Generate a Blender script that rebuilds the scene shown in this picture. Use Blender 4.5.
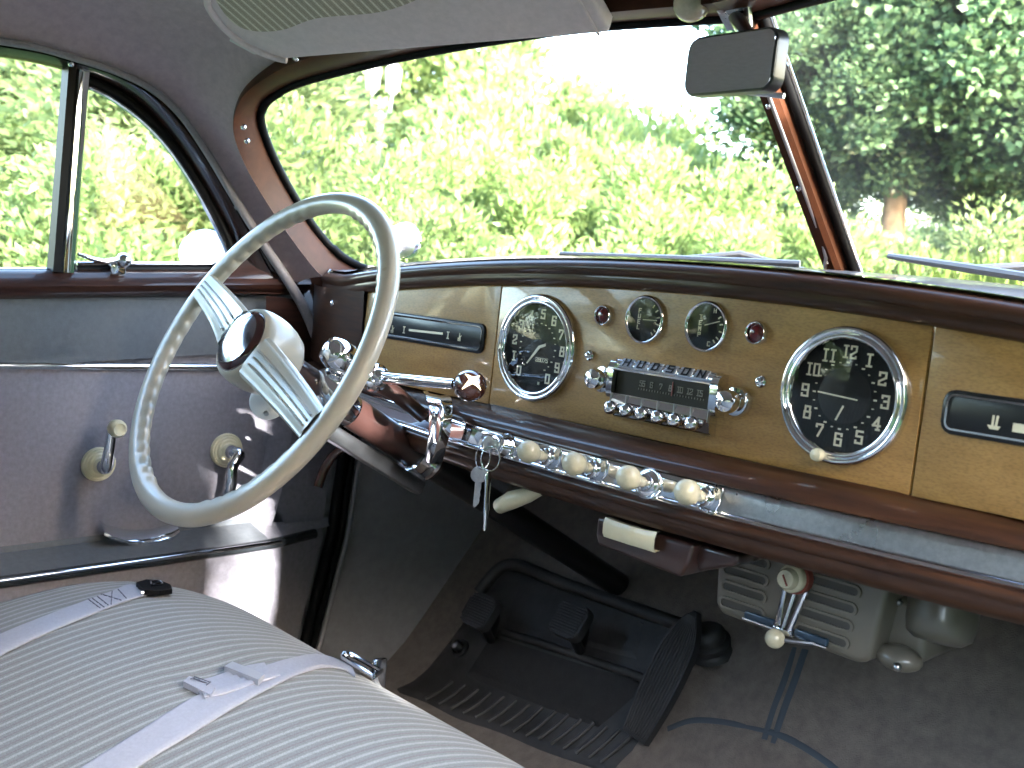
import bpy, bmesh, math, random
from math import sin, cos, pi, radians, sqrt, atan2
from mathutils import Vector, Matrix
import numpy as np

for o in list(bpy.data.objects):
    bpy.data.objects.remove(o)
SC = bpy.context.scene
COL = SC.collection
V = Vector

# ------------------------------------------------------------------ camera
CP = V((0.676, -0.8624, 1.0668))
YAW, PIT, ROL, FPX = 0.811, 0.1098, 0.0749, 1067.84
_f = V((-sin(YAW), cos(YAW), 0)); _r = V((cos(YAW), sin(YAW), 0)); _u = V((0, 0, 1))
CF = _f * cos(PIT) - _u * sin(PIT)
_u2 = _u * cos(PIT) + _f * sin(PIT)
CR = _r * cos(ROL) + _u2 * sin(ROL)
CU = _u2 * cos(ROL) - _r * sin(ROL)
cam = bpy.data.cameras.new('camera'); cam.sensor_width = 36; cam.lens = FPX * 36 / 1024
cam.dof.use_dof = True; cam.dof.focus_distance = 1.22; cam.dof.aperture_fstop = 9.0
cam.clip_start = 0.02; cam.clip_end = 2000
co = bpy.data.objects.new('camera', cam); COL.objects.link(co)
m = Matrix.Identity(4)
for i in range(3):
    m[i][0] = CR[i]; m[i][1] = CU[i]; m[i][2] = -CF[i]; m[i][3] = CP[i]
co.matrix_world = m
SC.camera = co

# ------------------------------------------------------------------ light
SUN_DIR = V((1.0, -0.18, 0.305)).normalized()      # towards the sun
SC.world = bpy.data.worlds.new('World'); SC.world.use_nodes = True
wn = SC.world.node_tree.nodes; wl = SC.world.node_tree.links
sky = wn.new('ShaderNodeTexSky'); sky.sky_type = 'NISHITA'; sky.sun_disc = False
sky.sun_elevation = math.asin(SUN_DIR.z)
sky.sun_rotation = atan2(SUN_DIR.x, SUN_DIR.y)
sky.dust_density = 2.5; sky.air_density = 1.0
wl.new(sky.outputs[0], wn['Background'].inputs[0]); wn['Background'].inputs[1].default_value = 0.15
sun = bpy.data.lights.new('sun', 'SUN'); sun.energy = 2.0; sun.angle = radians(0.53); sun.color = (1, 0.975, 0.94)
so = bpy.data.objects.new('sun', sun); COL.objects.link(so)
so.rotation_euler = SUN_DIR.to_track_quat('Z', 'Y').to_euler()
SC.view_settings.view_transform = 'Standard'; SC.view_settings.look = 'None'
SC.view_settings.exposure = 4.9; SC.view_settings.gamma = 1
SC.cycles.use_denoising = True
SC.cycles.max_bounces = 10; SC.cycles.diffuse_bounces = 5; SC.cycles.transparent_max_bounces = 24
SC.cycles.glossy_bounces = 5
SC.cycles.sample_clamp_indirect = 6
SC.cycles.blur_glossy = 0.5

# ------------------------------------------------------------------ measuring helpers (a sight line met with a real surface)
def sight(px, py):
    return CF + CR * ((px - 512) / FPX) - CU * ((py - 384) / FPX)
def meet(px, py, p0, n):
    d = sight(px, py); n = V(n)
    return CP + d * ((V(p0) - CP).dot(n) / d.dot(n))
def AX(px, py, x): return meet(px, py, (x, 0, 0), (1, 0, 0))
def AY(px, py, y): return meet(px, py, (0, y, 0), (0, 1, 0))
def AZ(px, py, z): return meet(px, py, (0, 0, z), (0, 0, 1))

# ------------------------------------------------------------------ materials
def mat(name, color, rough=0.5, metal=0.0, coat=0.0, spec=0.5, sheen=0.0, noise=0.0, nscale=20, bump=0.0, bscale=200,
        nstretch=(1, 1, 1), color2=None, coat_rough=0.05, rnoise=0.0):
    M = bpy.data.materials.new(name); M.use_nodes = True
    nt = M.node_tree; b = nt.nodes['Principled BSDF']
    b.inputs['Base Color'].default_value = (*color, 1)
    b.inputs['Roughness'].default_value = rough; b.inputs['Metallic'].default_value = metal
    b.inputs['Coat Weight'].default_value = coat; b.inputs['Coat Roughness'].default_value = coat_rough
    b.inputs['Specular IOR Level'].default_value = spec
    b.inputs['Sheen Weight'].default_value = sheen
    tc = None
    def coords(scale3=(1, 1, 1)):
        nonlocal tc
        if tc is None: tc = nt.nodes.new('ShaderNodeTexCoord')
        mp = nt.nodes.new('ShaderNodeMapping'); mp.inputs['Scale'].default_value = scale3
        nt.links.new(tc.outputs['Object'], mp.inputs[0]); return mp.outputs[0]
    if noise or color2:
        n = nt.nodes.new('ShaderNodeTexNoise'); n.inputs['Scale'].default_value = nscale; n.inputs['Detail'].default_value = 6
        n.inputs['Roughness'].default_value = 0.65
        nt.links.new(coords(nstretch), n.inputs['Vector'])
        r = nt.nodes.new('ShaderNodeValToRGB')
        c2 = color2 or tuple(c * (1 - noise) for c in color); c1 = color if color2 else tuple(min(1, c * (1 + noise)) for c in color)
        r.color_ramp.elements[0].position = 0.35; r.color_ramp.elements[1].position = 0.65
        r.color_ramp.elements[0].color = (*c2, 1); r.color_ramp.elements[1].color = (*c1, 1)
        nt.links.new(n.outputs['Fac'], r.inputs[0]); nt.links.new(r.outputs[0], b.inputs['Base Color'])
    if rnoise:
        n3 = nt.nodes.new('ShaderNodeTexNoise'); n3.inputs['Scale'].default_value = 25; n3.inputs['Detail'].default_value = 4
        nt.links.new(coords(), n3.inputs['Vector'])
        mr = nt.nodes.new('ShaderNodeMapRange'); mr.inputs[3].default_value = max(0, rough - rnoise); mr.inputs[4].default_value = rough + rnoise
        nt.links.new(n3.outputs['Fac'], mr.inputs[0]); nt.links.new(mr.outputs[0], b.inputs['Roughness'])
    if bump:
        n2 = nt.nodes.new('ShaderNodeTexNoise'); n2.inputs['Scale'].default_value = bscale; n2.inputs['Detail'].default_value = 3
        nt.links.new(coords(), n2.inputs['Vector'])
        bp = nt.nodes.new('ShaderNodeBump'); bp.inputs['Strength'].default_value = bump; bp.inputs['Distance'].default_value = 0.001
        nt.links.new(n2.outputs['Fac'], bp.inputs['Height']); nt.links.new(bp.outputs[0], b.inputs['Normal'])
    return M

def glass_mat(name, tint=(1, 1, 1), refl=1.0, dust=0.0, dust_scale=3.0, dust_floor=0.0):
    M = bpy.data.materials.new(name); M.use_nodes = True
    nt = M.node_tree; nt.nodes.clear(); L = nt.links.new
    out = nt.nodes.new('ShaderNodeOutputMaterial')
    tr = nt.nodes.new('ShaderNodeBsdfTransparent'); tr.inputs[0].default_value = (*tint, 1)
    gl = nt.nodes.new('ShaderNodeBsdfGlossy'); gl.inputs['Roughness'].default_value = 0.0
    fr = nt.nodes.new('ShaderNodeFresnel'); gg = nt.nodes.new('ShaderNodeNewGeometry')
    io = nt.nodes.new('ShaderNodeMapRange'); io.inputs[3].default_value = 1.5; io.inputs[4].default_value = 1 / 1.5
    L(gg.outputs['Backfacing'], io.inputs[0]); L(io.outputs[0], fr.inputs[0])      # the pane reflects alike from both sides
    mu = nt.nodes.new('ShaderNodeMath'); mu.operation = 'MULTIPLY'; mu.inputs[1].default_value = refl; mu.use_clamp = True
    L(fr.outputs[0], mu.inputs[0])
    mx = nt.nodes.new('ShaderNodeMixShader'); L(mu.outputs[0], mx.inputs[0]); L(tr.outputs[0], mx.inputs[1]); L(gl.outputs[0], mx.inputs[2])
    last = mx.outputs[0]
    if dust:
        tc = nt.nodes.new('ShaderNodeTexCoord'); n = nt.nodes.new('ShaderNodeTexNoise'); n.inputs['Scale'].default_value = dust_scale
        n.inputs['Detail'].default_value = 5; L(tc.outputs['Object'], n.inputs['Vector'])
        mr = nt.nodes.new('ShaderNodeMapRange'); mr.inputs[1].default_value = 0.38; mr.inputs[2].default_value = 0.75
        mr.inputs[3].default_value = dust_floor; mr.inputs[4].default_value = dust
        L(n.outputs['Fac'], mr.inputs[0])
        df = nt.nodes.new('ShaderNodeBsdfTranslucent'); df.inputs[0].default_value = (0.7, 0.7, 0.68, 1)
        m2 = nt.nodes.new('ShaderNodeMixShader'); L(mr.outputs[0], m2.inputs[0]); L(last, m2.inputs[1]); L(df.outputs[0], m2.inputs[2]); last = m2.outputs[0]
    L(last, out.inputs[0])
    return M

def wood_mat(name, dark, light, stretch, scale, rough=0.35, coat=0.5, fleck=0.0, fine=None, spec=0.5):
    """grain running along x: two stretched noises mixed"""
    M = bpy.data.materials.new(name); M.use_nodes = True
    nt = M.node_tree; b = nt.nodes['Principled BSDF']; L = nt.links.new
    tc = nt.nodes.new('ShaderNodeTexCoord'); mp = nt.nodes.new('ShaderNodeMapping'); mp.inputs['Scale'].default_value = stretch
    L(tc.outputs['Object'], mp.inputs[0])
    n = nt.nodes.new('ShaderNodeTexNoise'); n.inputs['Scale'].default_value = scale; n.inputs['Detail'].default_value = 8; n.inputs['Roughness'].default_value = 0.7
    n.inputs['Distortion'].default_value = 0.4
    L(mp.outputs[0], n.inputs['Vector'])
    r = nt.nodes.new('ShaderNodeValToRGB'); r.color_ramp.elements[0].position = 0.3; r.color_ramp.elements[1].position = 0.7
    r.color_ramp.elements[0].color = (*dark, 1); r.color_ramp.elements[1].color = (*light, 1)
    L(n.outputs['Fac'], r.inputs[0])
    last = r.outputs[0]
    if fleck:
        mp2 = nt.nodes.new('ShaderNodeMapping'); mp2.inputs['Scale'].default_value = fine or (90, 90, 500); L(tc.outputs['Object'], mp2.inputs[0])
        n2 = nt.nodes.new('ShaderNodeTexNoise'); n2.inputs['Scale'].default_value = 1.0; n2.inputs['Detail'].default_value = 3; L(mp2.outputs[0], n2.inputs['Vector'])
        r2 = nt.nodes.new('ShaderNodeValToRGB'); r2.color_ramp.elements[0].position = 0.36; r2.color_ramp.elements[1].position = 0.56
        r2.color_ramp.elements[0].color = (1 - fleck, 1 - fleck, 1 - fleck, 1); r2.color_ramp.elements[1].color = (1, 1, 1, 1)
        L(n2.outputs['Fac'], r2.inputs[0])
        mm = nt.nodes.new('ShaderNodeMix'); mm.data_type = 'RGBA'; mm.blend_type = 'MULTIPLY'; mm.inputs[0].default_value = 1
        L(last, mm.inputs[6]); L(r2.outputs[0], mm.inputs[7]); last = mm.outputs[2]
    L(last, b.inputs['Base Color'])
    b.inputs['Roughness'].default_value = rough; b.inputs['Coat Weight'].default_value = coat; b.inputs['Coat Roughness'].default_value = 0.05
    b.inputs['Specular IOR Level'].default_value = spec
    return M

M_chrome = mat('chrome', (0.78, 0.79, 0.82), 0.06, 1.0, rnoise=0.03)
M_oldchrome = mat('pitted_chrome', (0.42, 0.415, 0.42), 0.3, 1.0, noise=0.12, nscale=160, bump=0.25, bscale=700, rnoise=0.1)
M_steel = mat('satin_steel', (0.45, 0.46, 0.48), 0.28, 1.0, noise=0.1)
M_blond = wood_mat('blond_wood', (0.275, 0.140, 0.036), (0.43, 0.242, 0.072), (2, 2, 9), 5, rough=0.38, coat=0.4, fleck=0.24, fine=(230, 60, 700))
M_mahog = wood_mat('mahogany', (0.017, 0.0075, 0.005), (0.066, 0.026, 0.012), (3, 14, 40), 3.0, rough=0.5, spec=0.15, coat=0.4)
M_mahogD = wood_mat('mahogany_door', (0.014, 0.006, 0.005), (0.050, 0.018, 0.011), (14, 3, 40), 3.0, rough=0.5, spec=0.15, coat=0.45)
M_surr = wood_mat('surround_wood', (0.036, 0.012, 0.006), (0.072, 0.025, 0.011), (6, 6, 6), 4.0, rough=0.45, coat=0.03, spec=0.18)
M_maroon = mat('maroon_paint', (0.030, 0.014, 0.012), 0.28, coat=0.4, noise=0.12, nscale=8)
M_ivory = mat('ivory_plastic', (0.62, 0.575, 0.48), 0.25, coat=0.35, noise=0.05, nscale=30)
M_cream = mat('cream_plastic', (0.62, 0.57, 0.39), 0.28, coat=0.3, noise=0.06, nscale=40)
M_knob = mat('cream_knob', (0.52, 0.475, 0.34), 0.25, coat=0.4, noise=0.18, nscale=45)
M_wheel = mat('wheel_plastic', (0.40, 0.355, 0.275), 0.3, coat=0.2, noise=0.04, nscale=14, rnoise=0.06)
M_silver = mat('silver_rib', (0.50, 0.475, 0.42), 0.38, 0.45)
M_black = mat('black_enamel', (0.012, 0.012, 0.014), 0.3, coat=0.05, spec=0.3)
M_dial = mat('dial_black', (0.008, 0.008, 0.009), 0.6, spec=0.12)
M_dialc = mat('dial_centre', (0.014, 0.014, 0.014), 0.5, spec=0.2)
M_rubber = mat('black_rubber', (0.032, 0.032, 0.034), 0.55, noise=0.25, nscale=30, bump=0.15, bscale=300)
M_mat = mat('floor_rubber', (0.036, 0.034, 0.033), 0.5, noise=0.4, nscale=14, bump=0.2, bscale=250)
M_seal = mat('window_rubber', (0.004, 0.004, 0.0045), 0.5, spec=0.12)
M_num = mat('numeral_cream', (0.66, 0.61, 0.45), 0.6)
M_white = mat('white_paint', (0.6, 0.6, 0.58), 0.4)
M_doorgrey = mat('door_cloth', (0.19, 0.18, 0.208), 0.85, sheen=0.25, noise=0.12, nscale=140, bump=0.3, bscale=900)
M_doorblue = mat('door_leatherette', (0.098, 0.107, 0.118), 0.75, noise=0.1, nscale=120, bump=0.3, bscale=700)
M_kick = mat('kick_board', (0.27, 0.265, 0.28), 0.6, noise=0.08, nscale=60, bump=0.15, bscale=600)
M_headl = mat('headliner_cloth', (0.47, 0.365, 0.38), 0.9, sheen=0.3, noise=0.09, nscale=90, bump=0.3, bscale=800)
M_visor = mat('visor_cloth', (0.66, 0.57, 0.56), 0.85, sheen=0.2, noise=0.06, nscale=110, bump=0.2, bscale=800)
M_windl = mat('windlace_cloth', (0.26, 0.235, 0.245), 0.7, sheen=0.3, noise=0.1, nscale=200)
M_carpet = mat('carpet', (0.15, 0.125, 0.107), 0.95, sheen=0.2, noise=0.17, nscale=55, bump=1.0, bscale=600)
M_bind = mat('carpet_binding', (0.05, 0.065, 0.08), 0.6)
M_belt = mat('belt_webbing', (0.36, 0.37, 0.43), 0.7, noise=0.06, nscale=250, bump=0.2, bscale=900)
M_thread = mat('belt_stitching', (0.10, 0.10, 0.13), 0.8)
M_heater = mat('heater_paint', (0.125, 0.112, 0.088), 0.35, coat=0.25, noise=0.1, nscale=9)
M_hdark = mat('heater_slot', (0.045, 0.042, 0.036), 0.6)
M_red = mat('red_lens', (0.085, 0.008, 0.010), 0.15, coat=0.4)
M_redp = mat('red_paint', (0.22, 0.04, 0.025), 0.4)
M_horn = mat('horn_button', (0.035, 0.006, 0.006), 0.04, coat=1.0, coat_rough=0.01, spec=0.8)
M_brownknob = mat('brown_knob', (0.010, 0.0035, 0.0025), 0.1, coat=1.0, coat_rough=0.02)
M_radio = mat('radio_dial', (0.030, 0.024, 0.016), 0.5, spec=0.2)
M_blueb = mat('blue_badge', (0.015, 0.035, 0.06), 0.3, coat=0.5)
M_mirror = mat('mirror_glass', (0.62, 0.63, 0.64), 0.02, 1.0)
M_mirback = mat('mirror_back', (0.06, 0.06, 0.06), 0.3, 0.6)
M_bark = mat('bark', (0.20, 0.14, 0.10), 0.9, noise=0.35, nscale=12, bump=0.8, bscale=40)
M_lampw = mat('lantern_glass', (0.30, 0.31, 0.32), 0.3)
M_iron = mat('lamp_iron', (0.10, 0.11, 0.12), 0.5)
M_cowl = mat('cowl_paint', (0.10, 0.035, 0.025), 0.2, coat=1.0)
M_glass = glass_mat('gauge_glass', refl=1.0)
M_window = glass_mat('window_glass', tint=(0.96, 0.98, 0.96), refl=0.35, dust=0.003, dust_scale=6)
M_windsh = glass_mat('windscreen_glass', tint=(0.97, 0.985, 0.97), refl=0.5, dust=0.008, dust_scale=4)
M_windsh2 = glass_mat('dusty_windscreen_glass', tint=(0.95, 0.97, 0.96), refl=0.5, dust=0.02, dust_scale=3.5, dust_floor=0.003)
M_ground = mat('lawn', (0.07, 0.11, 0.025), 0.9, noise=0.4, nscale=3, bump=0.6, bscale=30)

def stripe_mat(name, period, bg, line, line2, axis=0, k=0.32):
    M = bpy.data.materials.new(name); M.use_nodes = True
    nt = M.node_tree; b = nt.nodes['Principled BSDF']; L = nt.links.new
    tc = nt.nodes.new('ShaderNodeTexCoord'); sx = nt.nodes.new('ShaderNodeSeparateXYZ'); L(tc.outputs['UV'], sx.inputs[0])
    def math_(op, a, bb):
        q = nt.nodes.new('ShaderNodeMath'); q.operation = op
        for i, s in enumerate((a, bb)):
            if s is None: continue
            if isinstance(s, (int, float)): q.inputs[i].default_value = s
            else: L(s, q.inputs[i])
        return q.outputs[0]
    nz = nt.nodes.new('ShaderNodeTexNoise'); nz.inputs['Scale'].default_value = 900; nz.inputs['Detail'].default_value = 2; L(tc.outputs['Object'], nz.inputs[0])
    fr = math_('FRACT', math_('DIVIDE', sx.outputs[axis], period), None)
    r = nt.nodes.new('ShaderNodeValToRGB'); cr = r.color_ramp
    cr.elements[0].position = 0.0; cr.elements[0].color = (*line, 1)
    cr.elements[1].position = 1.0; cr.elements[1].color = (*line, 1)
    for pos, c in ((k * 0.55, line), (k * 0.8, bg), (0.55, bg), (0.60, line2), (0.66, line2), (0.71, bg), (0.93, bg)):
        e = cr.elements.new(pos); e.color = (*c, 1)
    L(fr, r.inputs[0])
    # woven thread pattern
    mr = nt.nodes.new('ShaderNodeMapRange'); mr.inputs[1].default_value = 0.3; mr.inputs[2].default_value = 0.7; mr.inputs[3].default_value = 0.68; mr.inputs[4].default_value = 1.22
    L(nz.outputs['Fac'], mr.inputs[0])
    mm = nt.nodes.new('ShaderNodeMix'); mm.data_type = 'RGBA'; mm.blend_type = 'MULTIPLY'; mm.inputs[0].default_value = 1
    L(r.outputs[0], mm.inputs[6]); L(mr.outputs[0], mm.inputs[7]); L(mm.outputs[2], b.inputs['Base Color'])
    b.inputs['Roughness'].default_value = 0.85; b.inputs['Sheen Weight'].default_value = 0.15
    bp = nt.nodes.new('ShaderNodeBump'); bp.inputs['Strength'].default_value = 0.35; bp.inputs['Distance'].default_value = 0.001
    L(nz.outputs['Fac'], bp.inputs['Height']); L(bp.outputs[0], b.inputs['Normal'])
    return M
M_seat = stripe_mat('seat_cloth', 0.0158, (0.185, 0.20, 0.21), (0.30, 0.325, 0.335), (0.165, 0.15, 0.155))
M_vstripe = stripe_mat('visor_stripe', 0.0115, (0.42, 0.375, 0.275), (0.72, 0.68, 0.55), (0.33, 0.28, 0.21))

# ------------------------------------------------------------------ mesh helpers
class MB:
    def __init__(s, M=None): s.bm = bmesh.new(); s.M = M or Matrix.Identity(4)
    def _x(s, p, M=None):
        q = V(p)
        if M is not None: q = M @ q
        return s.M @ q
    def verts(s, pts, M=None): return [s.bm.verts.new(s._x(p, M)) for p in pts]
    def face(s, vs):
        try: return s.bm.faces.new(vs)
        except ValueError: return None
    def grid(s, rows, M=None, close_u=False, close_v=False):
        R = [s.verts(r, M) for r in rows]
        n = len(R); k = len(R[0])
        for i in range(n - (0 if close_v else 1)):
            for j in range(k - (0 if close_u else 1)):
                s.face([R[i][j], R[i][(j + 1) % k], R[(i + 1) % n][(j + 1) % k], R[(i + 1) % n][j]])
        return R
    def box(s, c, size, M=None, bev=0.0, seg=2):
        c = V(c); h = V(size) / 2
        v = s.verts([(c.x + sx * h.x, c.y + sy * h.y, c.z + sz * h.z) for sx in (-1, 1) for sy in (-1, 1) for sz in (-1, 1)], M)
        fs = [(0, 1, 3, 2), (4, 6, 7, 5), (0, 4, 5, 1), (2, 3, 7, 6), (0, 2, 6, 4), (1, 5, 7, 3)]
        F = [s.face([v[i] for i in f]) for f in fs]
        if bev:
            es = set(e for f in F for e in f.edges)
            bmesh.ops.bevel(s.bm, geom=list(es), offset=bev, segments=seg, profile=0.5, affect='EDGES')
    def lathe(s, prof, M=None, seg=40, sy=1.0, closed=False):
        """prof: (r, h) about local z"""
        rows = []
        for r, h in prof:
            rows.append([(r * cos(2 * pi * k / seg), sy * r * sin(2 * pi * k / seg), h) for k in range(seg)])
        R = s.grid(rows, M, close_u=True, close_v=closed)
    def tube(s, pts, rad, seg=12, M=None, cap=True, up=None, flat=1.0, closed=False):
        pts = [V(p) for p in pts]; n = len(pts)
        if not hasattr(rad, '__len__'): rad = [rad] * n
        rows = []; prev = None
        for i, p in enumerate(pts):
            if closed: t = pts[(i + 1) % n] - pts[i - 1]
            else: t = pts[min(i + 1, n - 1)] - pts[max(i - 1, 0)]
            t.normalize()
            if prev is None:
                a = V(up) if up is not None else (V((0, 0, 1)) if abs(t.z) < 0.9 else V((1, 0, 0)))
            else: a = prev
            a = (a - t * a.dot(t)).normalized(); b = t.cross(a); prev = a
            rows.append([p + a * (rad[i] * flat * cos(2 * pi * k / seg)) + b * (rad[i] * sin(2 * pi * k / seg)) for k in range(seg)])
        R = s.grid(rows, M, close_u=True, close_v=closed)
        if cap and not closed: s.face(R[0]); s.face(R[-1])
    def sphere(s, c, r, M=None, seg=24, rings=14, sc=(1, 1, 1)):
        rows = []
        for i in range(rings + 1):
            a = pi * i / rings
            rows.append([(c[0] + sc[0] * r * sin(a) * cos(2 * pi * k / seg), c[1] + sc[1] * r * sin(a) * sin(2 * pi * k / seg), c[2] - sc[2] * r * cos(a)) for k in range(seg)])
        s.grid(rows, M, close_u=True)
    def prism(s, outline, depth, M=None, bev=0.0, seg=2):
        """outline in local xy, extruded 0..depth along local z"""
        a = s.verts([(x, y, 0) for x, y in outline], M); b = s.verts([(x, y, depth) for x, y in outline], M)
        F = [s.face(a[::-1]), s.face(b)]
        n = len(a)
        for i in range(n): F.append(s.face([a[i], a[(i + 1) % n], b[(i + 1) % n], b[i]]))
        if bev:
            es = [e for e in F[1].edges]
            bmesh.ops.bevel(s.bm, geom=es, offset=bev, segments=seg, profile=0.5, affect='EDGES')
    def ring(s, outer, inner, depth, M=None):
        """frame between two outlines of equal length"""
        n = len(outer)
        rows = [[(x, y, 0) for x, y in outer], [(x, y, depth) for x, y in outer], [(x, y, depth) for x, y in inner], [(x, y, 0) for x, y in inner]]
        s.grid(rows, M, close_u=True, close_v=True)
    def sweep(s, prof, frames, closed_prof=False, cap=True):
        """prof: list of (a,b); frames: list of (origin, A, B)"""
        rows = [[O + A * a + B * b for a, b in prof] for O, A, B in frames]
        R = s.grid(rows, None, close_u=closed_prof)
        if cap and closed_prof: s.face(R[0]); s.face(R[-1])
    def strokes(s, polys, w, M, depth=0.0006, join=True):
        """flat ribbons with a little depth in local xy"""
        for pl in polys:
            for (x0, y0), (x1, y1) in zip(pl[:-1], pl[1:]):
                d = V((x1 - x0, y1 - y0, 0)); L = d.length
                if L < 1e-9: continue
                d /= L; n = V((-d.y, d.x, 0)) * (w / 2); e = d * (w / 2)
                p0 = V((x0, y0, 0)) - e; p1 = V((x1, y1, 0)) + e
                q = [p0 - n, p1 - n, p1 + n, p0 + n]
                b = s.verts([(a.x, a.y, depth) for a in q], M); a0 = s.verts([(a.x, a.y, 0) for a in q], M)
                s.face(b)
                for i in range(4): s.face([a0[i], a0[(i + 1) % 4], b[(i + 1) % 4], b[i]])
    def build(s, name, material, parent=None, smooth=40, recalc=True, mats=None):
        if recalc: bmesh.ops.recalc_face_normals(s.bm, faces=s.bm.faces)
        me = bpy.data.meshes.new(name); s.bm.to_mesh(me); s.bm.free()
        me.materials.append(material)
        if smooth:
            me.shade_smooth(); me.set_sharp_from_angle(angle=radians(smooth))
        o = bpy.data.objects.new(name, me); COL.objects.link(o)
        if parent is not None: adopt(o, parent)
        return o

def world_of(p):
    M = Matrix.Identity(4)
    while p is not None:
        M = (p.matrix_parent_inverse @ Matrix.LocRotScale(p.location, p.rotation_euler, p.scale)) @ M
        p = p.parent
    return M
def adopt(o, p):
    o.parent = p; o.matrix_parent_inverse = world_of(p).inverted()
def tag(o, label=None, cat=None, group=None, kind=None):
    if label: o['label'] = label
    if cat: o['category'] = cat
    if group: o['group'] = group
    if kind: o['kind'] = kind
    return o
def thing(name, loc, label, cat, group=None):
    o = bpy.data.objects.new(name, None); COL.objects.link(o); o.location = loc; o.empty_display_size = 0.05
    return tag(o, label, cat, group)
def frame(O, Xa, Ya, Za):
    M = Matrix.Identity(4)
    for i in range(3): M[i][0] = Xa[i]; M[i][1] = Ya[i]; M[i][2] = Za[i]; M[i][3] = O[i]
    return M
def axis_frame(O, Z, up=(0, 0, 1)):
    Z = V(Z).normalized(); X_ = V(up).cross(Z)
    if X_.length < 1e-4: X_ = V((1, 0, 0))
    X_.normalize(); return frame(V(O), X_, Z.cross(X_), Z)
def smoothcurve(pts, n=8):
    """Catmull-Rom through points"""
    P = [V(p) if len(p) == 3 else V((*p, 0)) for p in pts]; out = []
    for i in range(len(P) - 1):
        p0 = P[max(i - 1, 0)]; p1 = P[i]; p2 = P[i + 1]; p3 = P[min(i + 2, len(P) - 1)]
        for k in range(n):
            t = k / n
            out.append(0.5 * ((2 * p1) + (p2 - p0) * t + (2 * p0 - 5 * p1 + 4 * p2 - p3) * t * t + (3 * p1 - p0 - 3 * p2 + p3) * t ** 3))
    out.append(P[-1]); return out
def rrect(w, h, r, n=6, cx=0, cy=0):
    o = []
    for sx, sy, a0 in ((1, 1, 0), (-1, 1, 90), (-1, -1, 180), (1, -1, 270)):
        for k in range(n + 1):
            a = radians(a0 + 90 * k / n); o.append((cx + sx * (w / 2 - r) + r * cos(a), cy + sy * (h / 2 - r) + r * sin(a)))
    return o

# blocky lettering on a 4 x 6 grid
GL = {
 '0': [[(0, 0), (4, 0), (4, 6), (0, 6), (0, 0)]],
 '1': [[(2, 0), (2, 6)], [(0.6, 6), (3.4, 6)], [(0.6, 0), (3.4, 0)]],
 '2': [[(0, 4.6), (0, 6), (4, 6), (4, 3.6), (0, 1.6), (0, 0), (4, 0), (4, 0.8)]],
 '3': [[(0, 5), (0, 6), (4, 6), (4, 3.4), (1.4, 3.2)], [(4, 3), (4, 0), (0, 0), (0, 1.2)]],
 '4': [[(3.1, 0), (3.1, 6), (0, 2), (4.2, 2)], [(2.2, 0), (4, 0)]],
 '5': [[(4, 6), (0.2, 6), (0.2, 3.4), (4, 3.4), (4, 0), (0, 0), (0, 1)]],
 '6': [[(4, 5), (4, 6), (0, 6), (0, 0), (4, 0), (4, 3.2), (0, 3.2)]],
 '7': [[(0, 4.8), (0, 6), (4, 6), (4, 5), (1.4, 0)]],
 '8': [[(0.4, 3.2), (0.4, 6), (3.6, 6), (3.6, 3.2), (0.4, 3.2)], [(0, 3.2), (0, 0), (4, 0), (4, 3.2)]],
 '9': [[(4, 3), (0, 3), (0, 6), (4, 6), (4, 0), (0, 0), (0, 1)]],
 'H': [[(0, 0), (0, 6)], [(4, 0), (4, 6)], [(0, 3), (4, 3)]],
 'U': [[(0, 6), (0, 0), (4, 0), (4, 6)]],
 'D': [[(0, 0), (0, 6), (3, 6), (4, 5), (4, 1), (3, 0), (0, 0)]],
 'S': [[(4, 6), (0, 6), (0, 3), (4, 3), (4, 0), (0, 0)]],
 'O': [[(0, 0), (4, 0), (4, 6), (0, 6), (0, 0)]],
 'N': [[(0, 0), (0, 6), (4, 0), (4, 6)]],
 'T': [[(0, 6), (4, 6)], [(2, 6), (2, 0)]],
 'E': [[(4, 6), (0, 6), (0, 0), (4, 0)], [(0, 3), (3, 3)]],
 'M': [[(0, 0), (0, 6), (2, 2.5), (4, 6), (4, 0)]],
 'P': [[(0, 0), (0, 6), (4, 6), (4, 3), (0, 3)]],
 'F': [[(0, 0), (0, 6), (4, 6)], [(0, 3), (3, 3)]],
 'L': [[(0, 6), (0, 0), (4, 0)]],
 'C': [[(4, 6), (0, 6), (0, 0), (4, 0)]],
 'V': [[(0, 6), (2, 0), (4, 6)]],
 'R': [[(0, 0), (0, 6), (4, 6), (4, 3), (0, 3), (4, 0)]],
}
def text(mb, s, u, v, h, M, off=0.0, w=None, cw=0.62, gap=0.25, narrow=1.0, depth=0.0005):
    """centred text of height h at (u,v) in the local plane of M"""
    sc = h / 6; wd = 4 * sc * narrow; g = gap * h
    total = len(s) * wd + (len(s) - 1) * g; x = u - total / 2
    for ch in s:
        pl = [[(x + a * sc * narrow, v - h / 2 + b * sc) for a, b in q] for q in GL.get(ch, [])]
        mb.strokes(pl, w or h * 0.2, M @ Matrix.Translation((0, 0, off)), depth)
        x += wd + g

# ================================================================== DASHBOARD
TL = 0.0547
PM = frame(V((0, 0, .95)), V((1, 0, 0)), V((0, sin(TL), cos(TL))), V((0, -cos(TL), sin(TL))))
PMI = PM.inverted()
def PU(px, py, off=0):
    q = PMI @ meet(px, py, PM @ V((0, 0, off)), PM.to_3x3() @ V((0, 0, 1))); return q.x, q.y
def at(u, v, h=0): return PM @ Matrix.Translation((u, v, h))
def vtop(u): return 0.1066 - 0.126 * u * u
KS = 0.36                                   # sweep of each windscreen pane
def glass_base(x): return V((x, 0.321 - KS * abs(x) + 0.0945 * (x / .69) ** 2 * .45, 1.089 - 0.045 * (x / .69) ** 2))

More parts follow.
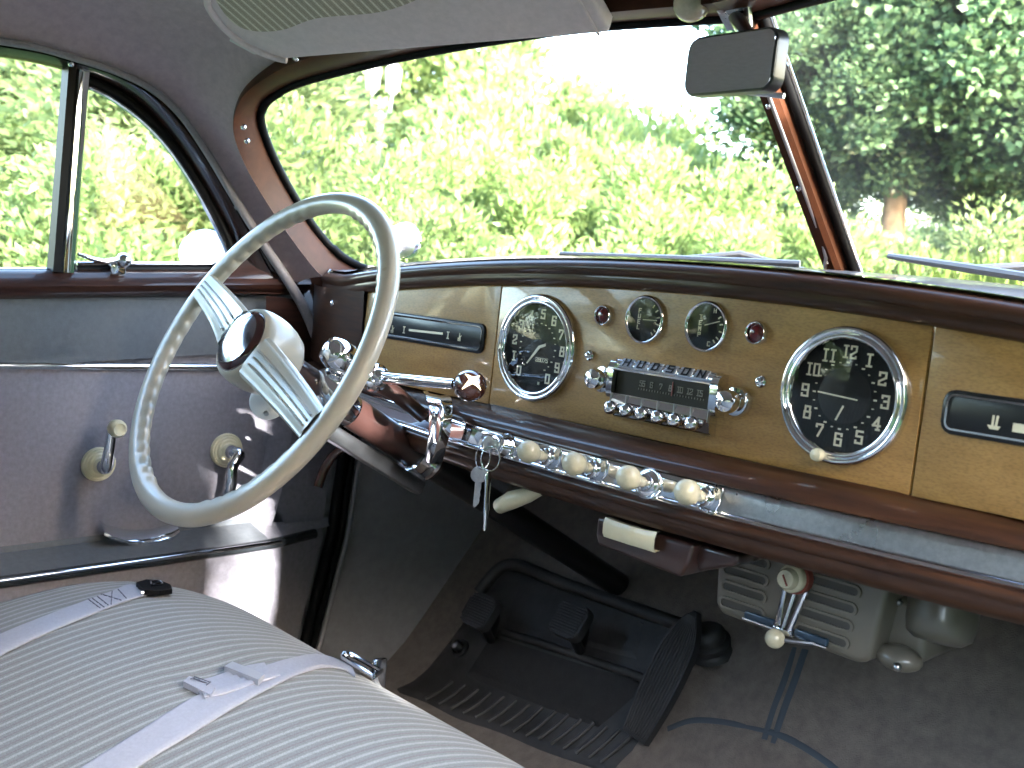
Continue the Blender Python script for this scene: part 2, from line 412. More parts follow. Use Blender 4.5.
dash = thing('dashboard', (0, 0.05, 0.82), 'wood grained dashboard with round dials, chrome strip and blond panels under the windscreen', 'dashboard')

def panel_piece(name, u0, u1, vb=-0.0505, label=None):
    n = 24; mb = MB()
    out = [(u0 + (u1 - u0) * k / n, vtop(u0 + (u1 - u0) * k / n)) for k in range(n + 1)]
    out = [(u0, vb), ] + [(u1, vb)] + out[::-1]
    mb.prism(out, 0.006, PM @ Matrix.Translation((0, 0, -0.006)), bev=0.0009, seg=2)
    return tag(mb.build(name, M_blond, dash, smooth=30), label)
panel_piece('end_panel', -0.537, -0.2678, label='blond panel behind the wheel')
panel_piece('instrument_panel', -0.2662, 0.2664)
gdoor = panel_piece('glovebox_door', 0.2686, 0.56)
# body behind the panels
mb = MB(); mb.box((0, 0.075, 0.955), (1.06, 0.10, 0.17)); mb.box((0, 0.14, 0.94), (1.38, 0.16, 0.19)); mb.box((0, 0.26, 0.93), (1.5, 0.12, 0.19)); mb.build('inner_body', M_black, dash)

# upper wood rail with its rolled edge, following the arched panel
def rail_frames(x0, x1, n=64):
    fr = []
    for k in range(n + 1):
        u = x0 + (x1 - x0) * k / n
        uu = max(-.6, min(.6, u))
        O = PM @ V((u, 0.1066 - 0.126 * uu * uu, 0))
        back = max(0, abs(u) - .50)
        O.y += back * back * 1.2
        fr.append((O, V((0, -1, 0)), V((0, 0, 1))))
    return fr
mb = MB()
prof = [(-.004, -.004), (.004, -.0045), (.009, -.001), (.0105, .004), (.0095, .0075), (.0095, .009), (.0125, .0115), (.0135, .017), (.0115, .0215), (.005, .0255), (-.006, .0276), (-.03, .0285)]
mb.sweep(prof, rail_frames(-.775, .775)); mb.build('upper_rail', M_mahog, dash, smooth=50)
# dash top running forward to the windscreen
mb = MB(); rows = []
for k in range(65):
    x = -.725 + 1.45 * k / 64
    xx = max(-.6, min(.6, x))
    a = PM @ V((x, 0.1066 - 0.126 * xx * xx + .0280, .03)); a.y += .06 - 0.006 + max(0, abs(x) - .5) ** 2 * 1.2
    a.y -= .03; b = glass_base(x); b.z += .002; b.y += .02
    rows.append([a.lerp(b, t) for t in (0, .25, .5, .75, 1)])
mb.grid(rows); mb.build('dash_top', M_mahog, dash)
# dark end pieces beside the doors
for sx in (-1, 1):
    mb = MB()
    def ep(t, z): return V((sx * (.539 + .236 * t), -.001 + .070 * t * t, z))
    rows = []
    for k in range(9):
        t = k / 8; vt = .95 + .1066 - .126 * min(.6, .539 + .236 * t) ** 2
        rows.append([ep(t, .95 - .05), ep(t, .95), ep(t, 1.0), ep(t, vt + .004)])
    mb.grid(rows); e = mb.build('end_piece', M_mahog, dash)
    s = MB(); s.sphere(ep(.38, 1.0) + V((0, -.002, -.006)), .0042, sc=(1, .6, 1), seg=12, rings=8); s.build('screw', M_chrome, e)

# lower wood rail, chrome strip and bottom rail, bowed a little towards the seat
def bow(x): return 0.2 * min(abs(x), .36) ** 2 + max(0, abs(x) - .36) * .14 - .006
def low_frames(x0, x1, n=60):
    return [(V((x0 + (x1 - x0) * k / n, bow(x0 + (x1 - x0) * k / n), 0)), V((0, 1, 0)), V((0, 0, 1))) for k in range(n + 1)]
mb = MB(); mb.sweep([(.02, .8985), (-.002, .8985), (-.006, .9005), (-.010, .9005), (-.012, .8985), (-.022, .8975), (-.034, .8945), (-.044, .8895), (-.049, .884), (-.0495, .8815), (-.045, .880)], low_frames(-.74, .74)); mb.build('lower_rail', M_mahog, dash, smooth=50)
STR = [(-.046, .8812), (-.0485, .8805), (-.0505, .874), (-.0515, .866), (-.0525, .8585)]
strips = []
for nm, x0, x1, mm_ in (('chrome_strip', -.74, .1062, M_chrome), ('chrome_strip', .1072, .74, M_oldchrome)):
    mb = MB(); mb.sweep(STR, low_frames(x0, x1, 50)); strips.append(mb.build(nm, mm_, dash, smooth=60))
strips[1]['label'] = 'dull pitted length of the chrome strip'
for x0, x1 in ((-.74, .1062), (.1072, .74)):
    mb = MB(); mb.sweep([(-.0525, .8585), (-.0565, .8575), (-.0580, .8550), (-.0565, .8525), (-.052, .8520)], low_frames(x0, x1, 50)); mb.build('bead', M_chrome, dash, smooth=60)
mb = MB(); mb.sweep([(-.050, .8525), (-.0555, .8515), (-.0585, .8475), (-.0575, .8430), (-.0545, .8405), (-.0545, .8380), (-.0520, .8300), (-.045, .8235), (-.034, .8205), (-.01, .8200), (.05, .8300), (.09, .85)], low_frames(-.74, .74)); mb.build('bottom_rail', M_mahog, dash, smooth=50)

# ---- round gauges
def bezel(R, parent, s=1.0, double=True):
    mb = MB(); k = R / .0622
    if double:
        prof = [(.0622, 0), (.0622, .004), (.0612, .0075), (.0590, .0092), (.0570, .0086), (.0556, .0070), (.0548, .0078), (.0536, .0092), (.0520, .0090), (.0506, .0072), (.0500, .004), (.0498, .0008)]
    else:
        prof = [(.0622, 0), (.0622, .007), (.0608, .0115), (.0580, .0138), (.0552, .0125), (.0530, .008), (.0522, .002)]
    mb.lathe([(r * k, h * (k if double else k)) for r, h in prof], at(parent['u'], parent['v']), seg=72)
    return mb
def gauge(name, u, v, R, double=True, label=None):
    e = bpy.data.objects.new(name, None); COL.objects.link(e); e.location = PM @ V((u, v, 0)); adopt_simple(e, dash)
    e['u'] = u; e['v'] = v
    b = bezel(R, e, double=double).build('bezel', M_chrome, e, smooth=60)
    ri = R * (.0502 / .0622 if double else .0525 / .0622)
    mb = MB(); mb.lathe([(ri, .0006), (ri * .5, .0006), (0, .0006)], at(u, v), seg=64); mb.build('dial', M_dial, e)
    mb = MB(); hh = .0075 if double else .005
    mb.lathe([(ri * t, hh + .035 * ri * (1 - t * t)) for t in (1, .8, .6, .4, .2, 0)], at(u, v), seg=64)
    g = mb.build('glass_cover', M_glass, e)
    if label: e['label'] = label
    return e, ri
def adopt_simple(o, p):
    bpy.context.view_layer.update()
    o.parent = p; o.matrix_parent_inverse = world_of(p).inverted()

# speedometer
su, sv = -.194, .0255
sp, ri = gauge('speedometer', su, sv, .0622)
mb = MB(); L = at(su, sv, .001)
for k, ch in enumerate('0123456789'):
    a = radians(228 - 28.5 * k); text(mb, ch, .0395 * cos(a), .0395 * sin(a), .0098, L, w=.0019, narrow=.85)
a = radians(228 - 285); text(mb, '0', .0395 * cos(a), .0395 * sin(a), .0098, L, w=.0019, narrow=.85)
for k in range(21):
    a = radians(228 - 14.25 * k); c = V((.0285 * cos(a), .0285 * sin(a)))
    s_ = .0009 if k % 2 else .0013
    mb.strokes([[(c.x - s_ / 2, c.y), (c.x + s_ / 2, c.y)]], s_, L)
text(mb, '28075', .009, -.013, .0042, L, w=.0007, gap=.3); text(mb, 'M', .008, -.040, .003, L, w=.0006)
mb.build('numerals', M_num, sp, smooth=0)
mb = MB(); mb.prism([(-.0135, -.0185), (-.0125, -.0195), (.006, .0005), (.0145, .0035), (.0140, .0065), (.003, .0025)], .0008, at(su, sv, .0025)); mb.build('needle', M_num, sp, smooth=0)

# clock
cu_, cv_ = .1955, .0245
ck, ri = gauge('clock', cu_, cv_, .0622)
L = at(cu_, cv_, .001)
mb = MB(); mb.lathe([(.0255, 0), (.024, .0008), (.012, .0018), (0, .0022)], at(cu_, cv_, .0008), seg=48); mb.build('dial_centre', M_dialc, ck)
mb = MB()
for k in range(1, 13):
    a = radians(90 - 30 * k); text(mb, str(k), .0392 * cos(a), .0392 * sin(a), .0104, L, w=.0018 if k < 10 else .0016, narrow=.85 if k < 10 else .72, gap=.24)
for k in range(24):
    a = radians(15 * k); s_ = .0014 if k % 2 == 0 else .0009
    c = V((.0298 * cos(a), .0298 * sin(a))); mb.strokes([[(c.x - s_ / 2, c.y), (c.x + s_ / 2, c.y)]], s_, L)
mb.build('numerals', M_num, ck, smooth=0)
mb = MB(); mb.strokes([[PUc for PUc in ((.0145, -.0018), (-.0235, .0005))]], .0012, at(cu_, cv_, .0045)); mb.build('minute_hand', M_num, ck, smooth=0)
mb = MB(); mb.strokes([[(.0020, -.0095), (-.0030, -.0215)]], .0016, at(cu_, cv_, .0040)); mb.build('hour_hand', M_num, ck, smooth=0)
mb = MB(); A = at(cu_ - .0095, cv_ - .0545, .004)
mb.lathe([(.004, 0), (.004, .006), (.0058, .009), (.0062, .013), (.0050, .0165), (0, .0178)], A, seg=20); mb.build('set_knob', M_knob, ck)

# fuel and temperature gauges
for nm, gu, word, top_, bot_ in (('fuel_gauge', -.0405, 'FUEL', None, None), ('temperature_gauge', .0385, 'TEMP', 'H', 'C')):
    gv = .0715
    g, ri = gauge(nm, gu, gv, .0258, double=False)
    L = at(gu, gv, .001); mb = MB()
    for k, ch in enumerate(word): text(mb, ch, -.0085, .0092 - .0058 * k, .0040, L, w=.0009, narrow=1.0)
    if top_: text(mb, top_, .0075, .0165, .0040, L, w=.0007); text(mb, bot_, .0045, -.0165, .0040, L, w=.0007)
    for k, dg in enumerate((58, 36, 12, -12, -36, -52)):
        if top_ and k in (0,): continue
        a = radians(dg); c = V((.0172 * cos(a), .0172 * sin(a))); d = V((cos(a), sin(a))) * .0012
        mb.strokes([[(c.x - d.x, c.y - d.y), (c.x + d.x, c.y + d.y)]], .0012, L)
    mb.build('lettering', M_num, g, smooth=0)
    mb = MB()
    if word == 'FUEL': mb.strokes([[(-.001, .0), (.0165, .0005)]], .0008, at(gu, gv, .003))
    else: mb.strokes([[(-.001, .0015), (.0155, .0065)]], .0008, at(gu, gv, .003))
    mb.build('needle', M_num, g, smooth=0)

for u in (-.0985, .0970):
    e = bpy.data.objects.new('warning_light', None); COL.objects.link(e); e.location = PM @ V((u, .071, 0)); adopt_simple(e, dash)
    mb = MB(); mb.lathe([(.0118, 0), (.0116, .004), (.0105, .0058), (.0092, .0050), (.0088, .001)], at(u, .071), seg=36); mb.build('bezel', M_chrome, e, smooth=60)
    mb = MB(); mb.lathe([(.009, .0015), (.0085, .003), (.006, .0048), (.003, .0057), (0, .006)], at(u, .071), seg=36); mb.build('lens', M_red, e)

# radio
e = bpy.data.objects.new('radio', None); COL.objects.link(e); e.location = PM @ V((0, 0, 0)); adopt_simple(e, dash); RD = e
def rprof(name, prof, u0, u1, m_, ends=True):
    mb = MB()
    fr = [(PM @ V((u, 0, 0)), PM.to_3x3() @ V((0, 0, 1)), PM.to_3x3() @ V((0, 1, 0))) for u in (u0, u1)]
    mb.sweep(prof, fr, closed_prof=True); return mb.build(name, m_, RD, smooth=50)
hb = rprof('header_bar', [(0, .0285), (.0075, .0290), (.0125, .0265), (.0140, .0225), (.0140, .0180), (.0128, .0160), (0, .0160)], -.0625, .0640, M_chrome)
d_ = V((.0065, .0)).normalized()
# lettering on the slanted face of the header bar: dark, one letter per tile
LM = PM @ Matrix.Translation((0, .0245, .0128)) @ Matrix.Rotation(radians(-38), 4, 'X')
mb = MB()
for k in range(6): mb.box((-.0475 + .0192 * k, 0, .0004), (.0165, .0105, .0010), LM, bev=.0004, seg=1)
mb.build('letter_tile', M_oldchrome, RD, smooth=30)
mb = MB()
for k, ch in enumerate('HUDSON'): text(mb, ch, -.0475 + .0192 * k, 0, .0078, LM, off=.0011, w=.0017, narrow=1.25)
mb.build('lettering', M_black, RD, smooth=0)
rprof('dial_window', [(0, .0160), (.0105, .0160), (.0105, -.0085), (0, -.0085)], -.0610, .0625, M_radio)
mb = MB(); L = at(0, .006, .0108)
for k, ch in enumerate(('55', '6', '7', '8', '10', '12', '15')):
    text(mb, ch, -.026 + .0122 * k, 0, .0055, L, w=.0008, narrow=.8, gap=.15)
for k in range(24): mb.strokes([[(-.030 + .0036 * k, -.0065), (-.030 + .0036 * k, -.0052)]], .0006, L)
mb.build('frequency_scale', mat('dial_ink', (.22, .2, .16), .6), RD, smooth=0)
mb = MB(); mb.strokes([[(.0135, -.006), (.0135, .0075)]], .0011, at(0, .005, .0112)); mb.build('tuning_pointer', M_redp, RD, smooth=0)
for u0, u1 in ((-.0700, -.0620), (.0630, .0715)):
    rprof('end_cap', [(0, .0275), (.0080, .0275), (.0150, .0235), (.0172, .0175), (.0172, -.0060), (.0150, -.0125), (.0090, -.0150), (0, -.0150)], u0, u1, M_chrome)
rprof('lower_grille', [(0, -.0085), (.0125, -.0085), (.0145, -.0110), (.0165, -.0185), (.0130, -.0215), (.0110, -.0305), (.0060, -.0345), (0, -.0345)], -.0620, .0640, M_chrome)
for k in range(7):
    mb = MB(); mb.box((-.0620 + .021 * k, -.0145, .0150), (.0008, .012, .0035), PM); mb.build('divider', M_steel, RD)
for k in range(6):
    mb = MB(); A = PM @ Matrix.Translation((-.0545 + .0212 * k, -.0235, .0125))
    mb.lathe([(.0050, 0), (.0050, .006), (.0066, .0075), (.0074, .011), (.0066, .0145), (.004, .0165), (0, .017)], A, seg=22); mb.build('push_button', M_chrome, RD)
for u, v in ((-.0835, .003), (.0875, .0035)):
    k = bpy.data.objects.new('radio_knob', None); COL.objects.link(k); k.location = PM @ V((u, v, 0)); adopt_simple(k, dash)
    mb = MB(); mb.lathe([(.012, 0), (.0150, .001), (.0155, .006), (.0135, .0095), (.008, .0105)], at(u, v), seg=30); mb.build('outer_ring', M_chrome, k)
    mb = MB(); mb.lathe([(.008, .009), (.0075, .013), (.0108, .0155), (.0118, .021), (.0100, .026), (.005, .0285), (0, .029)], at(u, v), seg=30); mb.build('knob', M_chrome, k)
for u in (-.1115, .1090):
    mb = MB(); mb.lathe([(.0058, 0), (.0058, .003), (.0045, .0045), (.0035, .0040), (.0034, .0065), (.0018, .0075), (0, .0076)], at(u, .0258), seg=20); mb.build('stud', M_chrome, dash)

# black name plates with chrome outline and small signs
for sx, v0, pts in ((-1, .0262, 'l'), (1, .0250, 'r')):
    pl = bpy.data.objects.new('name_plate', None); COL.objects.link(pl); pl.location = PM @ V((sx * .4, v0, 0)); adopt_simple(pl, dash)
    o1 = rrect(.2285, .0365, .009, 6, sx * .400, v0); o2 = rrect(.222, .0300, .0068, 6, sx * .400, v0); o3 = rrect(.2185, .0265, .0053, 6, sx * .400, v0)
    mb = MB(); mb.prism(o1, .0030, PM, bev=.0014); mb.build('backing', M_black, pl, smooth=50)
    mb = MB(); mb.ring(o2, o3, .0016, PM @ Matrix.Translation((0, 0, .0028))); mb.build('outline', M_chrome, pl, smooth=30)
    L = PM @ Matrix.Translation((0, 0, .0031)); mb = MB()
    if pts == 'l':
        q = [PU(x, y) for x, y in ((411.7, 330.2), (444, 333.8))]; mb.strokes([q], .0030, L)
        for x, y in ((406, 330), (450, 335.4)):
            u, v = PU(x, y); mb.strokes([[(u, v - .004), (u, v + .004)], [(u - .0016, v + .004), (u + .0016, v + .004)], [(u - .0016, v - .004), (u + .0016, v - .004)]], .0014, L)
        for x, y in ((394.3, 329.3), (461.5, 337.2)):
            u, v = PU(x, y); mb.strokes([[(u, v - .0045), (u, v + .0045)], [(u + .0008, v - .001), (u + .0032, v + .002)], [(u - .0022, v - .0045), (u + .0020, v - .0045), (u + .0020, v - .0015), (u - .0022, v - .0015), (u - .0022, v - .0045)]], .0011, L)
    else:
        u, v = PU(996, 423); mb.prism([(u - .0052, v - .0022), (u + .0052, v - .0022), (u + .0036, v - .0052), (u - .0030, v - .0052)], .0006, L)
        mb.strokes([[(u - .0012, v - .002), (u - .0012, v + .0052)], [(u + .0016, v - .002), (u + .0020, v + .0052)]], .0017, L)
        q = [PU(1019, 428), (PU(1019, 428)[0] + .02, PU(1019, 428)[1])]; mb.strokes([q], .007, L)
        u = q[0][0] + .028
        q2 = [(u, v), (u + .028, v)]; mb.strokes([q2], .003, L)
    mb.build('sign', M_num, pl, smooth=0)

# pull knobs on the chrome strip
KX = (-.1075, -.0400, .0315, .1000)
for i, x in enumerate(KX):
    k = bpy.data.objects.new('pull_knob', None); COL.objects.link(k); base = V((x, bow(x) - .0515, .867)); k.location = base; adopt_simple(k, dash)
    ax = V((0.02, -.965, .26)).normalized(); A = axis_frame(base, ax)
    if i == 2:
        mb = MB(); mb.lathe([(.0165, -.002), (.0165, .0015), (.0150, .0030), (.0135, .0022), (.0120, .0030), (.0105, .0050), (.0085, .0055), (.0080, .0100), (.0055, .0110)], A, seg=32); mb.build('collar', M_chrome, k, smooth=60)
    else:
        F = frame(base, V((1, 0, 0)), V((0, 0.08, 1)).normalized(), V((0, -1, 0.08)).normalized())
        mb = MB(); mb.prism([(-.0165, .0125), (.0165, .0125), (.0165, -.002), (.010, -.0115), (0, -.0125), (-.010, -.0115), (-.0165, -.002)], .0028, F, bev=.0009)
        mb.lathe([(.0092, .002), (.0092, .006), (.0078, .0075), (.0070, .0105), (.0055, .011)], A, seg=28); mb.build('escutcheon', M_chrome, k, smooth=40)
        if i == 3:
            mb = MB(); text(mb, 'OVER', .006, .0092, .0034, F, off=.0029, w=.0006, gap=.3, depth=.0003); mb.build('lettering', M_black, k, smooth=0)
    mb = MB(); mb.lathe([(.0052, .009), (.0052, .0160), (.0062, .0170), (.0066, .0200), (.0082, .0235), (.0108, .0270), (.0120, .0325), (.0112, .0385), (.0080, .0430), (.004, .0447), (0, .0450)], A, seg=28); mb.build('knob', M_knob, k)
# ignition lock
base = V((-.1800, bow(.18) - .050, .866)); A = axis_frame(base, (0.0, -.97, .2))
mb = MB(); mb.lathe([(.0150, -.002), (.0150, .004), (.0128, .006), (.0122, .016), (.0105, .018), (.0030, .0182), (0, .0176)], A, seg=32); mb.build('ignition_lock', M_chrome, dash, smooth=50)

# keys hanging in the lock
kr = thing('key_ring', base + V((0, -.03, -.01)), 'two keys on split rings hanging from the ignition lock', 'keys')
c0 = base + A.to_3x3() @ V((0, 0, .026))
mb = MB(); mb.box(c0 - A.to_3x3() @ V((0, 0, .006)), (.0018, .016, .008)); mb.lathe([(.0085, -.001), (.0085, .001), (.002, .0012)], frame(c0 + V((0, -.004, .0)), V((0, 1, 0)), V((0, 0, 1)), V((1, 0, 0))), seg=24); mb.build('ignition_key', M_steel, kr)
for dx, dy in ((-.004, -.006), (.006, -.004)):
    c = c0 + V((dx, dy, -.016)); mb = MB()
    mb.tube([c + V((.25 * .011 * cos(a) if dx < 0 else .7 * .009 * cos(a), .9 * .009 * cos(a), .0135 * sin(a))) for a in [2 * pi * k / 28 for k in range(28)]], .0009, seg=8, closed=True); mb.build('split_ring', M_chrome, kr)
kf = c0 + V((-.008, -.006, -.036))
F = frame(kf, V((.75, .66, 0)).normalized(), V((0.06, 0, 1)).normalized(), V((.66, -.75, 0)).normalized())
mb = MB(); mb.prism([(.0095 * cos(a), .0095 * sin(a)) for a in [2 * pi * k / 22 for k in range(22)]], .002, F, bev=.0004)
mb.prism([(-.003, -.036), (-.001, -.038), (.003, -.033), (.0035, -.030), (.003, -.027), (.0038, -.023), (.003, -.020), (.0038, -.016), (.0034, -.008), (-.0034, -.008)], .002, F); mb.build('key', M_oldchrome, kr, smooth=30)
kf = c0 + V((.006, -.006, -.030))
mb = MB(); mb.tube([kf, kf + V((0, 0, -.006)), kf + V((.001, 0, -.012)), kf + V((.001, 0, -.030)), kf + V((.002, 0, -.045)), kf + V((.002, 0, -.066))], [.0030, .0052, .0042, .0036, .0042, .0022], seg=12, flat=.55); mb.build('fob', M_chrome, kr)

# ================================================================== STEERING WHEEL
AL = 0.512
WC = V((-.400, -.243, .950)); WN = V((0, -cos(AL), sin(AL))); WY = V((0, sin(AL), cos(AL)))
WM = frame(WC, V((1, 0, 0)), WY, WN)
sw = thing('steering_wheel', WC, 'large ivory steering wheel with two ribbed spokes and dark red horn button', 'steering wheel')
mb = MB(); rows = []; NS = 288; R0, r0 = .2010, .0124
for k in range(NS):
    a = 2 * pi * k / NS; deg = math.degrees(a)
    bumpy = 1.0 if (100 < deg < 152 or 168 < deg < 252 or -1 < deg < 0 or 28 < deg < 80 or 288 < deg < 332) else 0.0
    sc = bumpy * .0034 * (abs(sin(a * 30)) - .35)
    row = []
    for j in range(20):
        t = 2 * pi * j / 20
        rr = r0 * (1 + .06 * cos(2 * t))
        inner = max(0, -cos(t)) ** 1.5
        rad = R0 + (rr + sc * inner) * cos(t)
        row.append((rad * cos(a), rad * sin(a), rr * .92 * sin(t)))
    rows.append(row)
mb.grid(rows, WM, close_u=True, close_v=True); mb.build('rim', M_wheel, sw, smooth=80)
for ang in (160, -20):
    Rz = WM @ Matrix.Rotation(radians(ang), 4, 'Z')
    mb = MB(); rows = []
    for k in range(13):
        t = k / 12; r = .040 + .156 * t; w = .0265 - .0075 * t; h = .016 - .012 * t - .012 * sin(pi * t) * .5; th = .009
        rows.append([(r, w * a, h + b * th) for a, b in ((-1, 0), (-1, .35), (-.86, .8), (-.7, .8), (-.55, 1), (.55, 1), (.7, .8), (.86, .8), (1, .35), (1, 0), (.8, -.6), (0, -.9), (-.8, -.6))])
    mb.grid(rows, Rz, close_u=True); s = mb.build('spoke', M_wheel, sw, smooth=40)
    mb = MB()
    for q in (-.62, 0, .62):
        rows = []
        for k in range(13):
            t = k / 12; r = .050 + .140 * t; w = (.0265 - .0075 * t) * .55; h = .016 - .012 * t - .012 * sin(pi * t) * .5 + .009
            rows.append([(r, w * q + a * .0026, h + b) for a, b in ((-.62, -.001), (-.45, .0010), (0, .0018), (.45, .0010), (.62, -.001))])
        mb.grid(rows, Rz)
    mb.build('spoke_rib', M_silver, s, smooth=60)
    mb = MB()
    for sy in (-1, 1):
        for r in (.095, .115, .135): mb.strokes([[(r, sy * .0185), (r + .012, sy * .0180)]], .0007, Rz @ Matrix.Translation((0, 0, .0125)), depth=.0004)
mb = MB()
mb.lathe([(.022, -.046), (.031, -.044), (.0385, -.037), (.0435, -.025), (.0462, -.012), (.0468, -.002), (.0460, .009), (.0442, .0175), (.0415, .0225), (.0395, .0235), (.0385, .0220)], WM, seg=72)
mb.build('hub', M_wheel, sw, smooth=60)
mb = MB(); mb.lathe([(.0384, .0205), (.0378, .0240), (.0345, .0272), (.0310, .0290)], WM, seg=64); hbtn = mb.build('horn_button', M_horn, sw, smooth=60)
mb = MB(); mb.lathe([(.0312, .0289), (.025, .0308), (.017, .0328), (.008, .0340), (0, .0343)], WM, seg=64); mb.build('emblem_disc', mat('emblem_silver', (.42, .42, .44), .12, 1.0), hbtn, smooth=60)

# ================================================================== STEERING COLUMN
def col(s, dx=0, up=0): return WC - WN * s + V((dx, 0, 0)) + WY * up
sc_ = thing('steering_column', col(.9), 'brown steering column with chrome clamps running down under the dashboard', 'steering column')
mb = MB(); mb.tube([col(.05), col(.30), col(.31)], .0205, seg=32); mb.build('jacket', M_maroon, sc_)
mb = MB(); mb.tube([col(.28), col(.6), col(1.1)], .0195, seg=32); mb.build('lower_tube', M_black, sc_)
mb = MB(); CM = axis_frame(col(0), -WN)
mb.lathe([(.0150, .06), (.0200, .075), (.0205, .09), (.0245, .095), (.0265, .105), (.0265, .128), (.0235, .136), (.0215, .150), (.0208, .152)], CM, seg=40); mb.build('collar', M_chrome, sc_, smooth=50)
# chrome head that carries the gear lever tube
b1 = AY(341, 357, -.150); b2 = AY(329, 384, -.155); b3 = AY(372, 377, -.105)
mb = MB()
d1 = (b3 - b1).normalized()
mb.tube([b1 - d1 * .024, b1 - d1 * .020, b1 - d1 * .008, b1 + d1 * .008, b1 + d1 * .024, b1 + d1 * .034], [.006, .0155, .0200, .0195, .0140, .0120], seg=28)
mb.tube([b2 + V((-.01, 0, .012)), b2, b2 + V((.012, .004, -.014)), col(.14, .01, -.0)], [.012, .0185, .0195, .016], seg=24)
mb.build('lever_housing', M_chrome, sc_, smooth=60)
mb = MB(); mb.tube([b1 + d1 * .03, b3], .0125, seg=20); mb.build('sleeve', M_maroon, sc_)
mb = MB(); mb.tube([b3 + V((0, 0, -.004)), AY(395, 393, -.075), AY(423, 416, -.035)], [.0105, .0098, .0092], seg=18); mb.build('shift_tube', M_maroon, sc_)
# trough for the wiring along the under side
mb = MB(); F = axis_frame(col(.20, .004, -.036), -WN, up=(1, 0, 0)); mb.box((0, 0, -.005), (.020, .022, .215), F, bev=.004); mb.build('wire_trough', M_steel, sc_, smooth=40)
# clamps
mb = MB(); L0 = axis_frame(col(.285), -WN)
mb.lathe([(.0215, -.016), (.0255, -.015), (.0265, -.008), (.0262, .004), (.0285, .007), (.0282, .014), (.0215, .016)], L0, seg=36); mb.box((.004, -.034, -.002), (.030, .022, .022), L0, bev=.005)
mb.sphere(col(.285, .029, .004), .0052, sc=(.6, 1, 1), seg=12, rings=8); mb.build('lower_clamp', M_chrome, sc_, smooth=45)
mb = MB()
q = [AY(433, 393, -.030), AY(436, 398, -.058), AY(438, 412, -.066), AY(437, 430, -.068), AY(434, 447, -.066), AY(431, 462, -.05)]
rows = []
pts = smoothcurve(q, 6)
for i, p in enumerate(pts):
    t = i / (len(pts) - 1); w = .019 * (1 - .55 * t)
    rows.append([p + V((-w, .006, 0)), p + V((-w * .9, -.003, 0)), p + V((0, -.006, 0)), p + V((w * .8, -.0045, 0)), p + V((w * .92, -.006, 0)), p + V((w, -.003, 0)), p + V((w, .010, 0))])
mb.grid(rows); mb.build('bracket', M_chrome, sc_, smooth=60)
mb = MB(); pz = AX(268, 402, -.44); F = axis_frame(pz, V((.75, -.62, .2))); mb.lathe([(.0215, 0), (.0215, .004), (.019, .0055), (0, .0056)], F, seg=36)
dc = mb.build('column_disc', M_white, sc_, smooth=40); mb = MB(); mb.lathe([(.0035, .0055), (.003, .0075), (0, .008)], F @ Matrix.Translation((0, -.014, 0)), seg=12); mb.build('screw', M_steel, dc)

# gear lever
gl = thing('gear_lever', b3, 'chrome gear lever with dark brown cream-crossed knob on the steering column', 'gear lever')
k1 = AY(455, 384, -.105); k2 = AY(470, 385.5, -.107)
dl = (k1 - b3).normalized()
mb = MB(); mb.tube([b3 - dl * .004, b3 + dl * .003, b3 + dl * .012, b3 + dl * .016], [.0165, .0185, .0165, .011], seg=28); mb.tube([b3 + dl * .014, b3 + dl * .022, b3 + dl * .026], [.0118, .0118, .0085], seg=24); mb.build('socket', M_chrome, gl, smooth=40)
mb = MB(); mb.tube([b3 + dl * .02, k1], [.0072, .0058], seg=20); mb.build('rod', M_chrome, gl)
KM = axis_frame(k2, dl); mb = MB()
mb.sphere((0, 0, 0), .0172, KM, seg=40, rings=24, sc=(1, 1, 1.126)); kn = mb.build('knob', M_brownknob, gl, smooth=60)
mb = MB()
def ks(a, b): # a point on the knob's end
    r = sqrt(a * a + b * b); h = .0198 - 60 * r * r * (r / .0165) ** .3 if r < .0166 else .004
    prof = [(0, .0195), (.005, .019), (.0110, .0165), (.0155, .011), (.0172, .004)]
    for (r1, h1), (r2, h2) in zip(prof[:-1], prof[1:]):
        if r1 <= r <= r2: h = h1 + (h2 - h1) * (r - r1) / (r2 - r1); break
    return V((a, b, h + .0006))
tilt = Matrix.Rotation(radians(-42), 3, 'X') @ Matrix.Rotation(radians(-35), 3, 'Y')
def kp(v):  # project a direction on the knob's surface (an ellipsoid)
    v = v.normalized(); return V((v.x * .0172, v.y * .0172, v.z * .01937))
view = (CP - k2).normalized(); lv = KM.to_3x3().inverted() @ view
a1 = lv.cross(V((0, 0, 1))).normalized(); a2 = a1.cross(lv)
rows = []
ctr = lv * 1.0 + a1 * .38 + a2 * .1
for k in range(4):
    th = radians(45 + 90 * k); dv = a1 * cos(th) + a2 * sin(th); pv = a1 * -sin(th) + a2 * cos(th); rows = []
    for i in range(11):
        t = i / 10; w = .20 * (1 - t) ** 1.6 + .045
        c = ctr + dv * (t * .95); rows.append([kp(c - pv * w) * 1.015, kp(c) * 1.03, kp(c + pv * w) * 1.015])
    mb.grid(rows, KM)
mb.build('inlay', mat('ivory_inlay', (.75, .62, .36), .3, coat=.5), kn, smooth=60)

